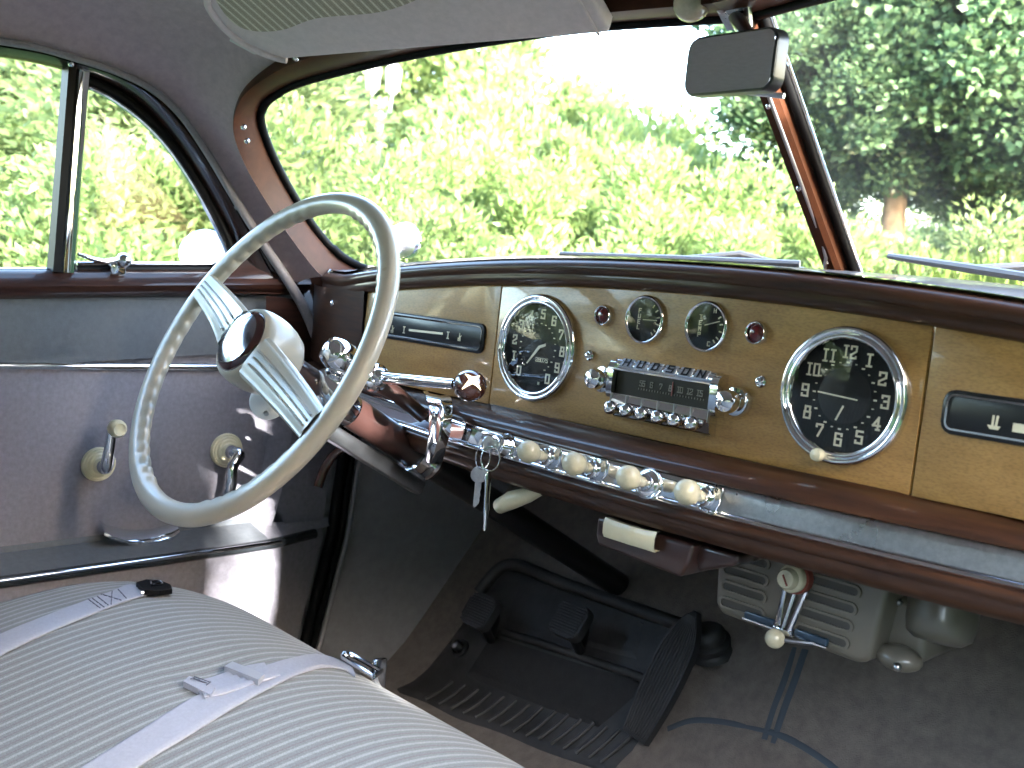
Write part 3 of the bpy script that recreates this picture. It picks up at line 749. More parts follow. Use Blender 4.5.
# ================================================================== CAR BODY
body = thing('car_cabin', (0, 0, .3), 'car cabin shell with split windscreen, brown window surround and mauve grey headliner', 'car body')
GA = V((0, .321, 1.089)); GD = V((0, -.239, .253)); GE = V((-1, -KS, 0))
GN = GD.cross(GE).normalized()
if GN.y > 0: GN = -GN
def WS(px, py, off=0): return meet(px, py, GA + GN * off, GN)
def mirx(p): return V((-p.x, p.y, p.z))
go = [(345, 285), (326, 276), (312, 262), (285, 225), (258, 184), (241, 152), (233, 122), (241, 93), (262, 72), (300, 50), (350, 36), (450, 18), (600, 2), (700, -8), (760, -14)]
gi = [(363, 271), (346, 263), (331, 251), (308, 223), (285, 186), (268, 152), (258, 122), (261, 104), (276, 91), (310, 77), (400, 55), (500, 37), (600, 24), (735, 15), (760, 14)]
def resamp(pts, n):
    c = smoothcurve(pts, 10); L = [0]
    for a, b in zip(c[:-1], c[1:]): L.append(L[-1] + (b - a).length)
    out = []; j = 0
    for k in range(n):
        s = L[-1] * k / (n - 1)
        while j < len(L) - 2 and L[j + 1] < s: j += 1
        t = (s - L[j]) / max(1e-9, L[j + 1] - L[j]); out.append(c[j].lerp(c[j + 1], t))
    return out
def ccurve(pts, n=8): return smoothcurve(pts, n)
go_c = ccurve(go, 6); gi_c = ccurve(gi, 6)
og = [WS(p.x, p.y, .045) for p in go_c]; ig = [WS(p.x, p.y, .008) for p in gi_c]
for P in (og, ig):
    for i in range(len(P)):
        if P[i].x > 0: P[i].x = 0
for side in (1, -1):
    f_ = (lambda p: p) if side == 1 else mirx
    n_in = GN if side == 1 else mirx(GN)
    mb = MB(); rows = []
    for o, i_ in zip(og, ig):
        o2, i2 = f_(o), f_(i_)
        rows.append([o2 - n_in * .02, o2, o2.lerp(i2, .22) + n_in * .014, o2.lerp(i2, .5) + n_in * .014, o2.lerp(i2, .8) + n_in * .005, i2, i2 - n_in * .008])
    mb.grid(rows); g = mb.build('windscreen_surround', M_surr, body, smooth=60)
    for (sx_, sy_) in ((330, 272), (247, 141), (243.5, 127)) + (((296, 58),) if side == 1 else ()):
        p = f_(WS(sx_, sy_, .052)); s = MB(); s.sphere(p, .0042, seg=14, rings=8); s.build('screw', M_chrome, g)
    # rubber round the pane
    mb = MB(); mb.tube([f_(WS(p.x + (3 if p.y > 90 else 1), p.y + (2 if p.y < 110 else -2 if p.y > 250 else 0), .004)) if WS(p.x, p.y, 0).x < -.006 else f_(V((-.006, *WS(p.x, p.y, 0).yz))) for p in gi_c], .0062, seg=10); mb.build('window_rubber', M_seal, body)
    # pane
    mb = MB(); ring_ = [f_(p) for p in (V((0, .321 + .06, 1.089 - .063)), )]
    base_l = V((-.76, .321 - KS * .76 + .06, 1.089 - .063)); 
    pts = [GA + GD * -.25, GA + GD * -.25 + GE * .775, GA + GD * 1.03 + GE * .72, GA + GD * 1.06]
    rows = [[f_(pts[0].lerp(pts[1], k / 6)) for k in range(7)], [f_(pts[3].lerp(pts[2], k / 6)) for k in range(7)]]
    mb.grid(rows); mb.build('windscreen_pane', M_windsh if side == 1 else M_windsh2, body, smooth=0, recalc=False)
# centre bar between the panes
ax_ = GD.normalized(); inn = V((0, -ax_.z, ax_.y)); inn = V((0, -.727, -.687))
mb = MB(); p0 = GA - ax_ * .01; p1 = GA + GD * 1.02
prof = [(-.0135, .004), (-.0130, .016), (-.0095, .022), (.0045, .022), (.0095, .017), (.0105, .004)]
mb.sweep(prof, [(p0, V((1, 0, 0)), inn), (p1, V((1, 0, 0)), inn)], closed_prof=True); cb = mb.build('centre_bar', M_surr, body, smooth=40)
for t in (.12, .42, .72):
    s = MB(); s.sphere(p0.lerp(p1, t) + inn * .0215 + V((-.003, 0, 0)), .0035, seg=12, rings=8); s.build('screw', M_chrome, cb)
mb = MB(); mb.tube([p0 + V((.0165, 0, 0)) + inn * .004, p1 + V((.0165, 0, 0)) + inn * .004], .0058, seg=10); mb.tube([p0 + V((-.0165, 0, 0)) - inn * .002, p1 + V((-.0165, 0, 0)) - inn * .002], .0045, seg=10); mb.build('bar_rubber', M_seal, body)
mb = MB(); mb.tube([p0 + V((.0235, -.0, 0)) + inn * .002, p1 + V((.0235, 0, 0)) + inn * .002], .0022, seg=8); mb.build('bar_trim', M_chrome, body)
# thin rod and its guide, beside the centre bar
mb = MB(); r0_ = V((-.012, .270, 1.092)); r1_ = AY(769, 97, .115); mb.tube([AY(825, 268, .285), AY(826, 258, .276), AY(822, 240, .262), r1_], .0022, seg=8)
mb.tube([AY(745, 92, .100), AY(784, 96, .105)], .0030, seg=8); mb.build('aerial_rod', M_steel, body)
mb = MB(); mb.lathe([(.016, -.02), (.019, -.006), (.0185, .004), (.0140, .0125), (.006, .016), (0, .0165)], axis_frame(AY(691, 3, .015), V((.3, -.9, -.35))), seg=30); mb.build('header_knob', M_knob, body)

# roof lining: side, corner and ceiling from the door tops to the windscreen header
trim_px = [(0, 41.5), (40, 48.5), (78, 59.5), (115, 71.5), (150, 88.5), (178, 112.5), (205, 149.5), (236, 200.5), (265, 246.5), (292, 286)]
tc_ = [AX(p.x, p.y, -.775) for p in ccurve(trim_px, 5)]
rear = [V((-.775, y, 1.352)) for y in (-2.3, -1.8, -1.4, -1.0, -.7)]
A_ = rear + [p for p in tc_]
outer = list(reversed([p for p in og if p.x < -.40]))     # from the header to the foot of the pillar
k_c = len([p for p in outer])
def pick(lst, n):
    out = []
    for k in range(n):
        s = (len(lst) - 1) * k / (n - 1); i = int(s); out.append(lst[i].lerp(lst[min(i + 1, len(lst) - 1)], s - i))
    return out
NA = 40
Aq = pick(A_, NA + 20)
Bq = []
roofB = [V((-.56, y, 1.405)) for y in (-2.3, -1.8, -1.3, -.9, -.6, -.4)] + [V((-.54, -.28, 1.390)), V((-.50, -.19, 1.360))]
# the two curves share an index: along the roof first, then round the corner and down the pillar
split = next(i for i, p in enumerate(A_) if p.y > -.30)
Aq = pick(A_[:split + 1], 16) + pick(A_[split:], 34)[1:]
Bq = pick(roofB, 16) + pick([roofB[-1]] + [p + GN * -.01 for p in outer], 34)[1:]
for side in (1, -1):
    f_ = (lambda p: p) if side == 1 else mirx
    mb = MB(); rows = []
    for a, b in zip(Aq, Bq):
        row = []
        for k in range(9):
            t = k / 8; p = a.lerp(b, t); L_ = (a - b).length
            p += V((-.25, 0, .22)) * (sin(pi * t) * L_ * .45); row.append(f_(p))
        rows.append(row)
    mb.grid(rows); mb.build('headliner_side', M_headl, body, smooth=80)
mb = MB(); rows = []
for i in range(13):
    x = -.56 + 1.12 * i / 12; xx = abs(x) / .56
    hd = pick([p for p in og], 200)
    near = min(hd[60:], key=lambda p: abs(p.x + min(abs(x), .50)))
    top = 1.405 + .025 * (1 - xx * xx)
    rows.append([V((x, -2.3, top)), V((x, -1.2, top)), V((x, -.6, top)), V((x, -.32, top - .005)), V((x, (near.y - .32) / 2 + .02, top - .018)), V((x, near.y + .002, near.z + .012)), V((x, near.y + .03, near.z + .02))])
mb.grid(rows); mb.build('headliner', M_headl, body, smooth=80)
# outer roof skin keeps the daylight out
mb = MB(); rows = []
for i in range(17):
    x = -.84 + 1.68 * i / 16; ye = .105 - KS * abs(x); r = []
    for t in (0, .3, .55, .75, .88, .95, 1):
        y = -2.4 + (ye + 2.4) * t; r.append(V((x, y, 1.49 - .10 * (abs(x) / .8) ** 4 - (.10 * max(0, (t - .75) / .25) ** 2))))
    rows.append(r)
mb.grid(rows); mb.build('roof_skin', M_cowl, body, smooth=80)
for side in (1, -1):
    f_ = (lambda p: p) if side == 1 else mirx
    # windlace cord
    mb = MB(); wl_ = [AX(p.x, p.y, -.765) for p in ccurve([(0, 41), (40, 48), (78, 59), (115, 71), (150, 88), (178, 112), (205, 149), (236, 200), (265, 246), (290, 284), (306, 312), (318, 340)], 6)]
    mb.tube([f_(p) for p in [V((-.765, -1.6, 1.335))] + wl_], [.0048] * (len(wl_) // 2) + [.0048 + .0042 * k / (len(wl_) - len(wl_) // 2) for k in range(len(wl_) + 1 - len(wl_) // 2)], seg=12); mb.build('windlace', M_windl, body)
    mb = MB(); rows = []
    for a_, b_ in ((AX(278, 236, -.776), WS(300, 232, .0)), (AX(292, 257, -.776), WS(318, 260, .005)), (AX(303, 280, -.776), WS(334, 280, .015)), (AX(310, 298, -.776), WS(344, 294, .03)), (AX(316, 325, -.776), AX(330, 325, -.760))):
        rows.append([f_(a_ + V((0, .004, 0))), f_(a_.lerp(b_, .5) + V((-.004, .006, 0))), f_(b_ + V((0, .004, 0)))])
    mb.grid(rows); mb.build('pillar_foot', M_surr, body, smooth=60)
    # door seal below the dash and the kick board
    for dx, rr, m_ in ((0, .0085, M_seal), (.018, .0065, M_seal), (.033, .005, M_kick)):
        mb = MB(); mb.tube([f_(p) for p in ([AX(303 + dx * 300, 300, -.768), AX(338 + dx * 300, 400, -.768)] if False else []) + [V((-.764, .085 + dx, 1.0)), V((-.766, .135 + dx, .90)), V((-.768, .142 + dx, .78)), V((-.770, .125 + dx, .60)), V((-.772, .085 + dx, .42)), V((-.774, .06 + dx, .33))]], rr, seg=10); mb.build('door_seal', m_, body)
    mb = MB(); mb.grid([[f_(V((-.790 + .156 * (y - .12), y, z))) for z in (.28, .45, .7, 1.05)] for y in (.09, .25, .45, .75)]); mb.build('kick_panel', M_kick, body)
    mb = MB(); mb.tube([f_(V((-.787 + .156 * (y - .12), y, .335 + .06 * y))) for y in (.12, .3)], .003, seg=8); mb.build('panel_piping', M_kick, body)
# firewall, right hand side and rear of the cabin
mb = MB(); mb.grid([[V((-.8, .80, .3)), V((.8, .80, .3))], [V((-.8, .62, .86)), V((.8, .62, .86))], [V((-.8, .3, 1.0)), V((.8, .3, 1.0))]]); mb.build('firewall', M_kick, body)
mb = MB(); mb.grid([[V((-.8, -2.35, .3)), V((.8, -2.35, .3))], [V((-.8, -2.3, 1.08)), V((.8, -2.3, 1.08))]]); mb.grid([[V((-.8, -2.3, 1.26)), V((.8, -2.3, 1.26))], [V((-.8, -2.3, 1.5)), V((.8, -2.3, 1.5))]])
for s_ in (-1, 1): mb.grid([[V((s_ * .8, -2.3, 1.0)), V((s_ * .35, -2.3, 1.0))], [V((s_ * .8, -2.3, 1.5)), V((s_ * .35, -2.3, 1.5))]])
mb.build('rear_bulkhead', M_doorgrey, body)
for s_ in (-1, 1):
    mb = MB(); X8 = s_ * .80
    for (y0, z0, y1, z1) in ((-1.24, .3, -2.35, 1.09), (-1.22, 1.0, -1.46, 1.42), (-1.90, 1.0, -2.35, 1.42), (-1.3, 1.29, -2.0, 1.44)):
        mb.grid([[V((X8, y0, z0)), V((X8, y1, z0))], [V((X8, y0, z1)), V((X8, y1, z1))]])
    mb.build('rear_side_panel', M_doorgrey, body)
# bonnet and front wings seen past the dash
mb = MB(); rows = []
for i in range(13):
    x = -.85 + 1.7 * i / 12; b = glass_base(max(-.8, min(.8, x)))
    rows.append([V((x, b.y + .012, b.z - .035)), V((x, b.y + .06, b.z - .045)), V((x * .98, 1.2, .98 - .05 * abs(x))), V((x * .9, 2.0, .86 - .06 * abs(x)))])
mb.grid(rows); mb.build('bonnet', M_cowl, body)

# ================================================================== DRIVER'S DOOR
door = thing('car_door', (-.80, .08, .32), 'grey and mauve cloth lined car door with wooden sill and pivoting quarter window', 'door')
DX = -.800
def zb(y): return .05 * (y + .4)          # the sill rises a little towards the front
YB = -1.25
# main cloth panel with its curved front edge
me_ = [AX(268, 410, DX), AX(267, 440, DX), AX(262, 470, DX), AX(254, 502, DX), AX(247, 524, DX)]
mb = MB(); zt = .888
ys = [(p.y, p.z) for p in me_]
edge = [(ys[0][0], zt), (ys[0][0], ys[0][1])] + ys[1:]
mb.prism([(-YB, zt), (-YB, ys[-1][1])] + [(-y, z) for y, z in edge[::-1]], .004, frame(V((DX - .004, 0, 0)), V((0, -1, 0)), V((0, 0, 1)), V((-1, 0, 0)) * -1), bev=.002)
mb.build('main_panel', M_doorgrey, door, smooth=30)
# backing slab and recess side
mb = MB(); mb.box((DX - .03, (YB + .13) / 2, .66), (.05, .13 - YB, .70)); mb.build('door_shell', M_doorgrey, door)
fe = [(y + .028, z) for y, z in edge]
mb = MB(); rows = [[V((DX + .0005, y, z)) for y, z in edge], [V((DX + .006, y + .008, z)) for y, z in edge], [V((DX + .024, y + .024, z)) for y, z in edge], [V((DX + .027, y + .028, z)) for y, z in edge]]
mb.grid(rows); mb.build('recess_side', M_doorgrey, door)
# front frame
fr_out = [V((-.773, .118, .90)), V((-.773, .128, .78)), V((-.773, .110, .62))]
mb = MB(); n = 8; rows = []
for k in range(n + 1):
    t = k / n; z = zt + (.0) + (ys[-1][1] - .006 - zt) * t
    yi = fe[-1][0] if False else None
    # inner edge y at this z
    e = edge; y_ = e[0][0]
    for (y1, z1), (y2, z2) in zip(e[:-1], e[1:]):
        if (z1 - z) * (z2 - z) <= 0 and abs(z1 - z2) > 1e-9: y_ = y1 + (y2 - y1) * (z - z1) / (z2 - z1)
    yo = .13 - .25 * max(0, .78 - z) * .6 if z < .78 else .13
    rows.append([V((DX + .027, y_ + .028, z)), V((DX + .028, yo, z))])
mb.grid(rows); mb.build('front_frame', M_doorgrey, door)
# sloping pocket ledge and lower panel
def led(y): return .0 + .03 * (-y) * 0
LZ0 = ys[-1][1] + .003
mb = MB(); rows = []
for k in range(31):
    y = YB + (ys[-1][0] + .004 - YB) * k / 30
    rows.append([V((DX + .001, y, LZ0 + .008)), V((DX + .004, y, LZ0)), V((-.752, y, LZ0 - .010)), V((-.738, y, LZ0 - .014))])
mb.grid(rows); mb.build('pocket_ledge', M_doorblue, door)
mb = MB(); rows = []
for k in range(8):
    y = ys[-1][0] + .004 + (.118 - ys[-1][0]) * k / 7; t = k / 7
    rows.append([V((DX + .004 + .020 * min(1, t * 3), y, LZ0)), V((-.752 - .018 * t, y, LZ0 - .010)), V((-.738 - .030 * t, y, LZ0 - .014))])
mb.grid(rows); mb.build('ledge_end', M_doorgrey, door)
mb = MB(); rows = []
for k in range(41):
    y = YB + (.105 - YB) * k / 40; t = max(0, (y - ys[-1][0]) / (.105 - ys[-1][0])); xo = -.738 - .030 * t
    rows.append([V((xo, y, LZ0 - .014)), V((xo + .002, y, LZ0 - .035)), V((xo - .004, y - .03 * t, .45)), V((xo - .012, y - .05 * t, .31))])
mb.grid(rows); mb.build('lower_panel', M_doorgrey, door)
mb = MB(); mb.tube([V((-.735 - .030 * max(0, (y - ys[-1][0]) / (.105 - ys[-1][0])), y, LZ0 - .021)) for y in [YB + (.085 - YB) * k / 30 for k in range(31)]], .0085, seg=14, flat=1.0); mb.build('lower_strip', mat('dark_strip', (.03, .035, .04), .18, .3, coat=.8), door)
mb = MB(); mb.tube([V((-.7285, y, LZ0 - .017)) for y in [YB + (ys[-1][0] + .02 - YB) * k / 30 for k in range(31)]], .0032, seg=10); mb.build('strip_highlight', M_chrome, door)
# ash tray lip on the ledge
mb = MB(); c = [AX(x, y, -.772) for x, y in ((104, 532), (112, 537), (128, 541), (143, 542), (158, 541), (172, 537), (179, 532))]
ci = [p + V((-.022, 0, .010)) for p in c]
rows = [[p + V((.002, 0, -.004)) for p in c], [p + V((.003, 0, .001)) for p in c], [a.lerp(b, .3) + V((0, 0, .006)) for a, b in zip(c, ci)], [b + V((0, 0, .003)) for b in ci]]
mb.grid(rows); mb.build('ash_tray_lip', M_chrome, door, smooth=60)
# upper panel, chrome strip and wooden sill
def dband(name, prof, m_, y0, y1, n=24, cap=True, parent=None):
    mb = MB(); mb.sweep(prof, [(V((0, y0 + (y1 - y0) * k / n, zb(y0 + (y1 - y0) * k / n))), V((1, 0, 0)), V((0, 0, 1))) for k in range(n + 1)], closed_prof=True, cap=cap)
    return mb.build(name, m_, parent or door, smooth=45)
dband('upper_panel', [(DX - .003, .885), (DX + .002, .885), (DX + .004, .93), (DX + .002, .978), (DX - .003, .978)], M_doorblue, YB, .12)
mb = MB(); mb.sweep([(-.799, .8815), (-.7945, .8825), (-.7925, .8868), (-.7945, .8912), (-.799, .892)], [(V((0, YB + (.02 - YB) * k / 20, -.016 * (YB + (.02 - YB) * k / 20 + .4))), V((1, 0, 0)), V((0, 0, 1))) for k in range(21)], closed_prof=True); mb.build('chrome_moulding', M_chrome, door, smooth=60)
sill = dband('window_sill', [(-.83, .974), (-.795, .974), (-.782, .977), (-.772, .984), (-.768, .992), (-.772, .999), (-.780, 1.003), (-.784, 1.007), (-.795, 1.0125), (-.815, 1.0135), (-.83, 1.006)], M_mahogD, YB, .06)
mb = MB(); rows = []
for p, q_ in zip(ccurve([(214, 262), (232, 262), (252, 255), (270, 246), (283, 240)], 5), ccurve([(214, 292), (240, 293), (266, 294), (290, 295), (305, 297)], 5)):
    a = AX(p.x, p.y, -.792); b = AX(q_.x, q_.y, -.778); row = []
    for k in range(7): row.append(a.lerp(b, k / 6) + V((.018 * sin(pi * k / 6) ** 2 * (k / 6), 0, 0)))
    rows.append(row)
mb.grid(rows); mb.build('sill_corner', M_mahogD, sill, smooth=70)
mb = MB(); rows = []
for x, y0, y1 in ((266, 296, 330), (285, 298, 370), (300, 300, 420), (318, 330, 420)):
    rows.append([AX(x, y0, -.7715), AX(x, y1, -.7715)])
mb.grid(rows); mb.build('front_trim', M_mahogD, door)
# window frame trim
GL_ = [(0, 56), (40, 63), (78, 73), (112, 86), (142, 106), (167, 132), (191, 166), (211, 199), (228, 232), (240, 262)]
OT_ = [(0, 43), (40, 50), (78, 61), (116, 73), (151, 90), (179, 114), (206, 151), (236, 201), (263, 246), (288, 287)]
gp = [AX(p.x, p.y, -.800) for p in ccurve(GL_, 6)]; op = [AX(p.x, p.y, -.775) for p in ccurve(OT_, 6)]
gp = [V((-.800, -1.25, 1.322)), V((-.8, -.7, 1.326))] + gp; op = [V((-.775, -1.25, 1.345)), V((-.775, -.7, 1.348))] + op
mb = MB(); rows = []
for g_, o_ in zip(gp, op):
    rows.append([g_ + V((-.012, 0, 0)), g_, g_.lerp(o_, .3) + V((.010, 0, 0)), g_.lerp(o_, .62) + V((.010, 0, 0)), g_.lerp(o_, .68) + V((.003, 0, 0)), g_.lerp(o_, .85) + V((.004, 0, 0)), o_])
mb.grid(rows); wf = mb.build('window_frame', mat('dark_brown_frame', (.035, .016, .012), .25, coat=.6), door, smooth=50)
for q in ((235, 208), (71, 64)):
    s = MB(); s.sphere(AX(*q, -.778), .0042, seg=12, rings=8); s.build('screw', M_chrome, wf)
# quarter window: chrome post, black rubber frame, pane, catch
pt, pb = AX(78, 66, -.795), AX(62, 272, -.795)
mb = MB()
def bar(p0, p1, prof):
    mb.sweep(prof, [(p0, V((0, 1, 0)), V((1, 0, 0))), (p1, V((0, 1, 0)), V((1, 0, 0)))], closed_prof=True)
bar(pb, pt, [(-.006, -.01), (-.007, .004), (-.001, .010), (.006, .008), (.012, .010), (.016, .004), (.016, -.01)])
mb.build('division_post', M_chrome, door, smooth=35)
mb = MB(); bar(pb + V((0, -.010, 0)), pt + V((0, -.010, 0)), [(-.006, -.012), (-.006, .0115), (.004, .0115), (.004, -.012)]); mb.build('post_channel', M_seal, door)
qv = bpy.data.objects.new('quarter_window', None); COL.objects.link(qv); qv.location = AX(150, 268, -.8); adopt(qv, door)
qo = [(84, 80), (100, 86), (118, 96), (145, 116), (170, 142), (193, 175), (213, 210), (229, 244), (235, 266)]
fr_ = [AX(p.x, p.y, -.803) for p in ccurve(qo, 5)]
bot = [AX(x, 269.5, -.803) for x in (225, 190, 150, 110, 75)]
left = [AX(70, 262, -.803), AX(76, 180, -.803), AX(83, 90, -.803)]
mb = MB(); mb.tube(fr_, .0075, seg=10); mb.tube(bot, .0085, seg=10); mb.build('rubber', M_seal, qv)
mb = MB(); mb.tube([p + V((.004, -.008, -.007)) for p in fr_[2:]], .0032, seg=8); mb.tube([p + V((.006, 0, .0085)) for p in bot], .0030, seg=8); mb.build('chrome_edge', M_chrome, qv)
allp = fr_[:] + [bot[0], bot[-1], left[0], left[2]]
mb = MB(); ring_ = fr_ + bot[1:] + left; vs = mb.verts([V((-.806, p.y, p.z)) for p in ring_]); mb.face(vs); mb.build('quarter_pane', M_window, qv, smooth=0, recalc=False)
mb = MB(); cb_ = AX(117, 268, -.785); mb.box(cb_, (.016, .022, .022), bev=.004); mb.lathe([(.009, 0), (.0105, .004), (.0095, .012), (.005, .016), (0, .0165)], axis_frame(cb_ + V((.004, .004, .006)), (.6, .2, .75)), seg=20)
mb.tube([cb_ + V((.004, .0, .012)), AX(105, 262, -.780), AX(92, 259, -.778), AX(78, 254, -.777)], [.006, .0062, .0055, .003], seg=12, flat=.6); mb.build('catch', M_chrome, qv, smooth=50)
mb = MB(); vs = mb.verts([V((-.815, YB, 1.0)), V((-.815, pb.y, 1.0)), V((-.815, pt.y, 1.29)), V((-.815, pt.y - .1, 1.318)), V((-.815, YB, 1.34))]); mb.face(vs); mb.build('door_pane', M_window, door, smooth=0, recalc=False)
mb = MB(); mb.tube([AX(x, 271, -.800) + V((0, 0, .001)) for x in (-400, -100, 0, 62)], .0035, seg=8); mb.build('glass_strip', M_chrome, door)

def escut(p, parent, R=.0245):
    mb = MB(); mb.lathe([(R, 0), (R, .003), (R * .93, .0055), (R * .86, .0050), (R * .80, .0065), (R * .70, .0062), (R * .62, .0080), (R * .5, .0078), (R * .42, .0095), (0, .0098)], axis_frame(p, (1, 0, 0)), seg=48); mb.build('escutcheon', M_cream, parent, smooth=30)
wcr = bpy.data.objects.new('window_crank', None); COL.objects.link(wcr); pc = AX(98, 464, DX); wcr.location = pc; adopt(wcr, door)
escut(pc, wcr); tip = AX(113, 427, -.765)
mb = MB(); mb.lathe([(.0105, .008), (.0105, .026), (.0085, .031), (0, .0315)], axis_frame(pc, (1, 0, 0)), seg=24)
mb.tube([pc + V((.026, 0, -.004)), pc + V((.030, 0, .004)), (pc + V((.030, 0, 0))).lerp(tip, .5), tip + V((-.002, 0, 0))], [.0085, .0098, .0078, .0072], seg=16, flat=.75); mb.build('crank_arm', M_chrome, wcr, smooth=50)
mb = MB(); mb.lathe([(.006, -.004), (.0085, .002), (.0120, .008), (.0128, .014), (.0118, .020), (.0085, .0235), (.0060, .0225), (0, .0220)], axis_frame(tip, (1, 0, 0)), seg=28); mb.build('crank_knob', M_cream, wcr, smooth=60)
dh = bpy.data.objects.new('door_handle', None); COL.objects.link(dh); pc = AX(226, 450, DX); dh.location = pc; adopt(dh, door)
escut(pc, dh, .0265)
mb = MB(); mb.lathe([(.0115, .008), (.0115, .020), (.0095, .026), (0, .027)], axis_frame(pc, (1, 0, 0)), seg=24)
hp = [pc + V((.026, -.002, .004)), pc + V((.034, .006, 0)), AX(233, 466, -.762), AX(231, 484, -.760), AX(226, 503, -.764)]
mb.tube(smoothcurve(hp, 5), [.0085] * 6 + [.0092] * 6 + [.0098] * 6 + [.0085] * 3, seg=16, flat=.8); mb.build('handle_lever', M_chrome, dh, smooth=60)

# ================================================================== FLOOR
TZ = .33; TY = .258; TS = 1.42
def floorz(x, y):
    z = TZ if y < TY - .06 else None
    if z is None:
        t = y - TY
        z = TZ + (TS * (t + sqrt(t * t + .0016)) / 2)
    hump = .045 * math.exp(-(x / .17) ** 2) * (1.0)
    return z + hump
mb = MB(); rows = []
for i in range(61):
    x = -.80 + 1.6 * i / 60
    rows.append([V((x, y, floorz(x, y) + .0015 * sin(37 * x + 11 * y) * sin(23 * y))) for y in [-2.3, -1.5, -.8, -.4, -.2] + [-.1 + .03 * k for k in range(27)]])
mb.grid(rows); fl = mb.build('floor', M_carpet, None, smooth=80); tag(fl, kind='structure'); fl['label'] = 'dark grey carpet on the car floor and toe board'
def FLR(px, py, lift=0.0):
    d = sight(px, py); s = .5
    while s < 4:
        p = CP + d * s
        if p.z < floorz(p.x, p.y) + lift: return p
        s += .002
    return CP + d * 3
def on_floor(pts, lift): return [FLR(x, y, lift) for x, y in pts]
for nm, pts, r in (('carpet_binding', [(806, 648), (795, 680), (784, 710), (774, 742)], .0058), ('carpet_binding', [(796, 646), (785, 678), (774, 708), (765, 738)], .0050), ('carpet_binding', [(668, 727), (690, 719), (715, 719), (745, 724), (785, 735), (830, 762), (850, 785)], .0052)):
    mb = MB(); mb.tube([p - V((0, 0, .0025)) for p in smoothcurve(on_floor(pts, .003), 5)], r, seg=10, up=(0, -.6, .8), flat=.35); tag(mb.build(nm, M_bind, fl))

# ================================================================== FLOOR MAT
matt = thing('floor_mat', FLR(520, 700), 'black rubber footwell mat with ribbed rear part', 'mat')
def mz(x, y, l=.006): return V((x, y, floorz(x, y) + l))
def patch(name, outline_px, lift, m_, parent, thick=.006, n=14, bev=True):
    """four-sided patch of px points draped on the floor: TL TR BR BL"""
    c = [FLR(*p) for p in outline_px]; mb = MB(); rows = []
    for i in range(n + 1):
        rows.append([])
        for j in range(n + 1):
            u, v = i / n, j / n
            p = (c[0] * (1 - u) + c[1] * u) * (1 - v) + (c[3] * (1 - u) + c[2] * u) * v
            e = min(u, 1 - u, v, 1 - v) * n
            rows[-1].append(mz(p.x, p.y, lift + (thick if e > .5 else -.004)))
    mb.grid(rows); return mb.build(name, m_, parent, smooth=70)
patch('mat_sheet', [(505, 566), (720, 632), (612, 775), (392, 690)], .003, M_mat, matt, .006, 26)
M_mat2 = mat('mat_pad', (.020, .019, .019), .8, noise=.2, nscale=60, bump=.6, bscale=400)
patch('heel_pad', [(488, 640), (652, 690), (600, 735), (462, 682)], .010, M_mat2, matt, .005, 16)
patch('toe_panel', [(515, 592), (648, 630), (640, 668), (500, 628)], .008, M_mat, matt, .006, 16)
mb = MB()
for k in range(15):
    t = k / 14
    a = FLR(452 + (632 - 452) * t, 688 + (742 - 688) * t); b = FLR(425 + (600 - 425) * t, 706 + (770 - 706) * t)
    mb.tube([mz(a.x, a.y, .011), mz(a.lerp(b, .5).x, a.lerp(b, .5).y, .0115), mz(b.x, b.y, .011)], .0032, seg=8)
mb.build('mat_rib', M_rubber, matt)
mb = MB(); c = [FLR(*p) for p in ((503, 640), (560, 660), (620, 680), (660, 695))]; mb.tube([mz(p.x, p.y, .014) for p in smoothcurve(c, 5)], .007, seg=10)
c = [FLR(*p) for p in ((478, 600), (508, 572), (560, 590), (640, 620), (700, 640))]; mb.tube([mz(p.x, p.y, .012) for p in smoothcurve(c, 6)], .011, seg=10); mb.build('mat_ridge', M_mat, matt)

# dimmer switch
p = FLR(463, 650); ds = thing('dimmer_switch', p, 'small round chrome foot switch on the toe board left of the pedals', 'foot switch')
nrm = V((0, -TS, 1)).normalized()
mb = MB(); mb.lathe([(.017, 0), (.016, .010), (.0125, .012), (.0125, .013)], axis_frame(p, nrm), seg=24); mb.build('switch_collar', M_rubber, ds); mb = MB(); mb.lathe([(.0085, .010), (.0085, .022), (.0070, .026), (0, .0275)], axis_frame(p, nrm), seg=20); mb.build('switch_button', M_steel, ds)

# pedals
def pedal(name, px, py, w, h, label, lift=.075):
    q = FLR(px, py); d = (CP - q).normalized(); p = q + d * (lift / max(.2, d.dot(nrm)))
    e = thing(name, q, label, 'pedal')
    Z = V((0, -.80, .60)).normalized(); F = axis_frame(p, Z)
    mb = MB(); mb.prism([(x, y - .05 * h * 0) for x, y in rrect(w, h, .014, 5)], .016, F @ Matrix.Translation((0, 0, -.008)), bev=.004); pad = mb.build('pedal_pad', M_rubber, e, smooth=40)
    mb = MB()
    n = 11
    for k in range(n):
        y = -h * .40 + h * .80 * k / (n - 1); ww = w * .42
        mb.tube([(-ww, y, .0085), (ww, y, .0085)], .0016, seg=6, M=F)
    mb.build('tread_rib', M_rubber, pad)
    mb = MB(); mb.tube([F @ V((0, -.2 * h, -.008)), F @ V((0, -.45 * h, -.05)), q + V((0, .05, .03))], .009, seg=12); mb.build('pedal_arm', M_black, e)
    return e
pedal('clutch_pedal', 481, 612, .062, .056, 'square ribbed black pedal nearest the grey kick board')
pedal('brake_pedal', 571, 621, .062, .056, 'square ribbed black pedal between the other square pedal and long treadle')
ac = thing('accelerator_pedal', FLR(625, 740), 'long tapered ribbed black accelerator treadle leaning over the carpet', 'pedal')
a0, a1 = FLR(635, 738), FLR(697, 612); d0 = (CP - a0).normalized(); d1 = (CP - a1).normalized()
a0 = a0 + d0 * .02; a1 = a1 + d1 * .075
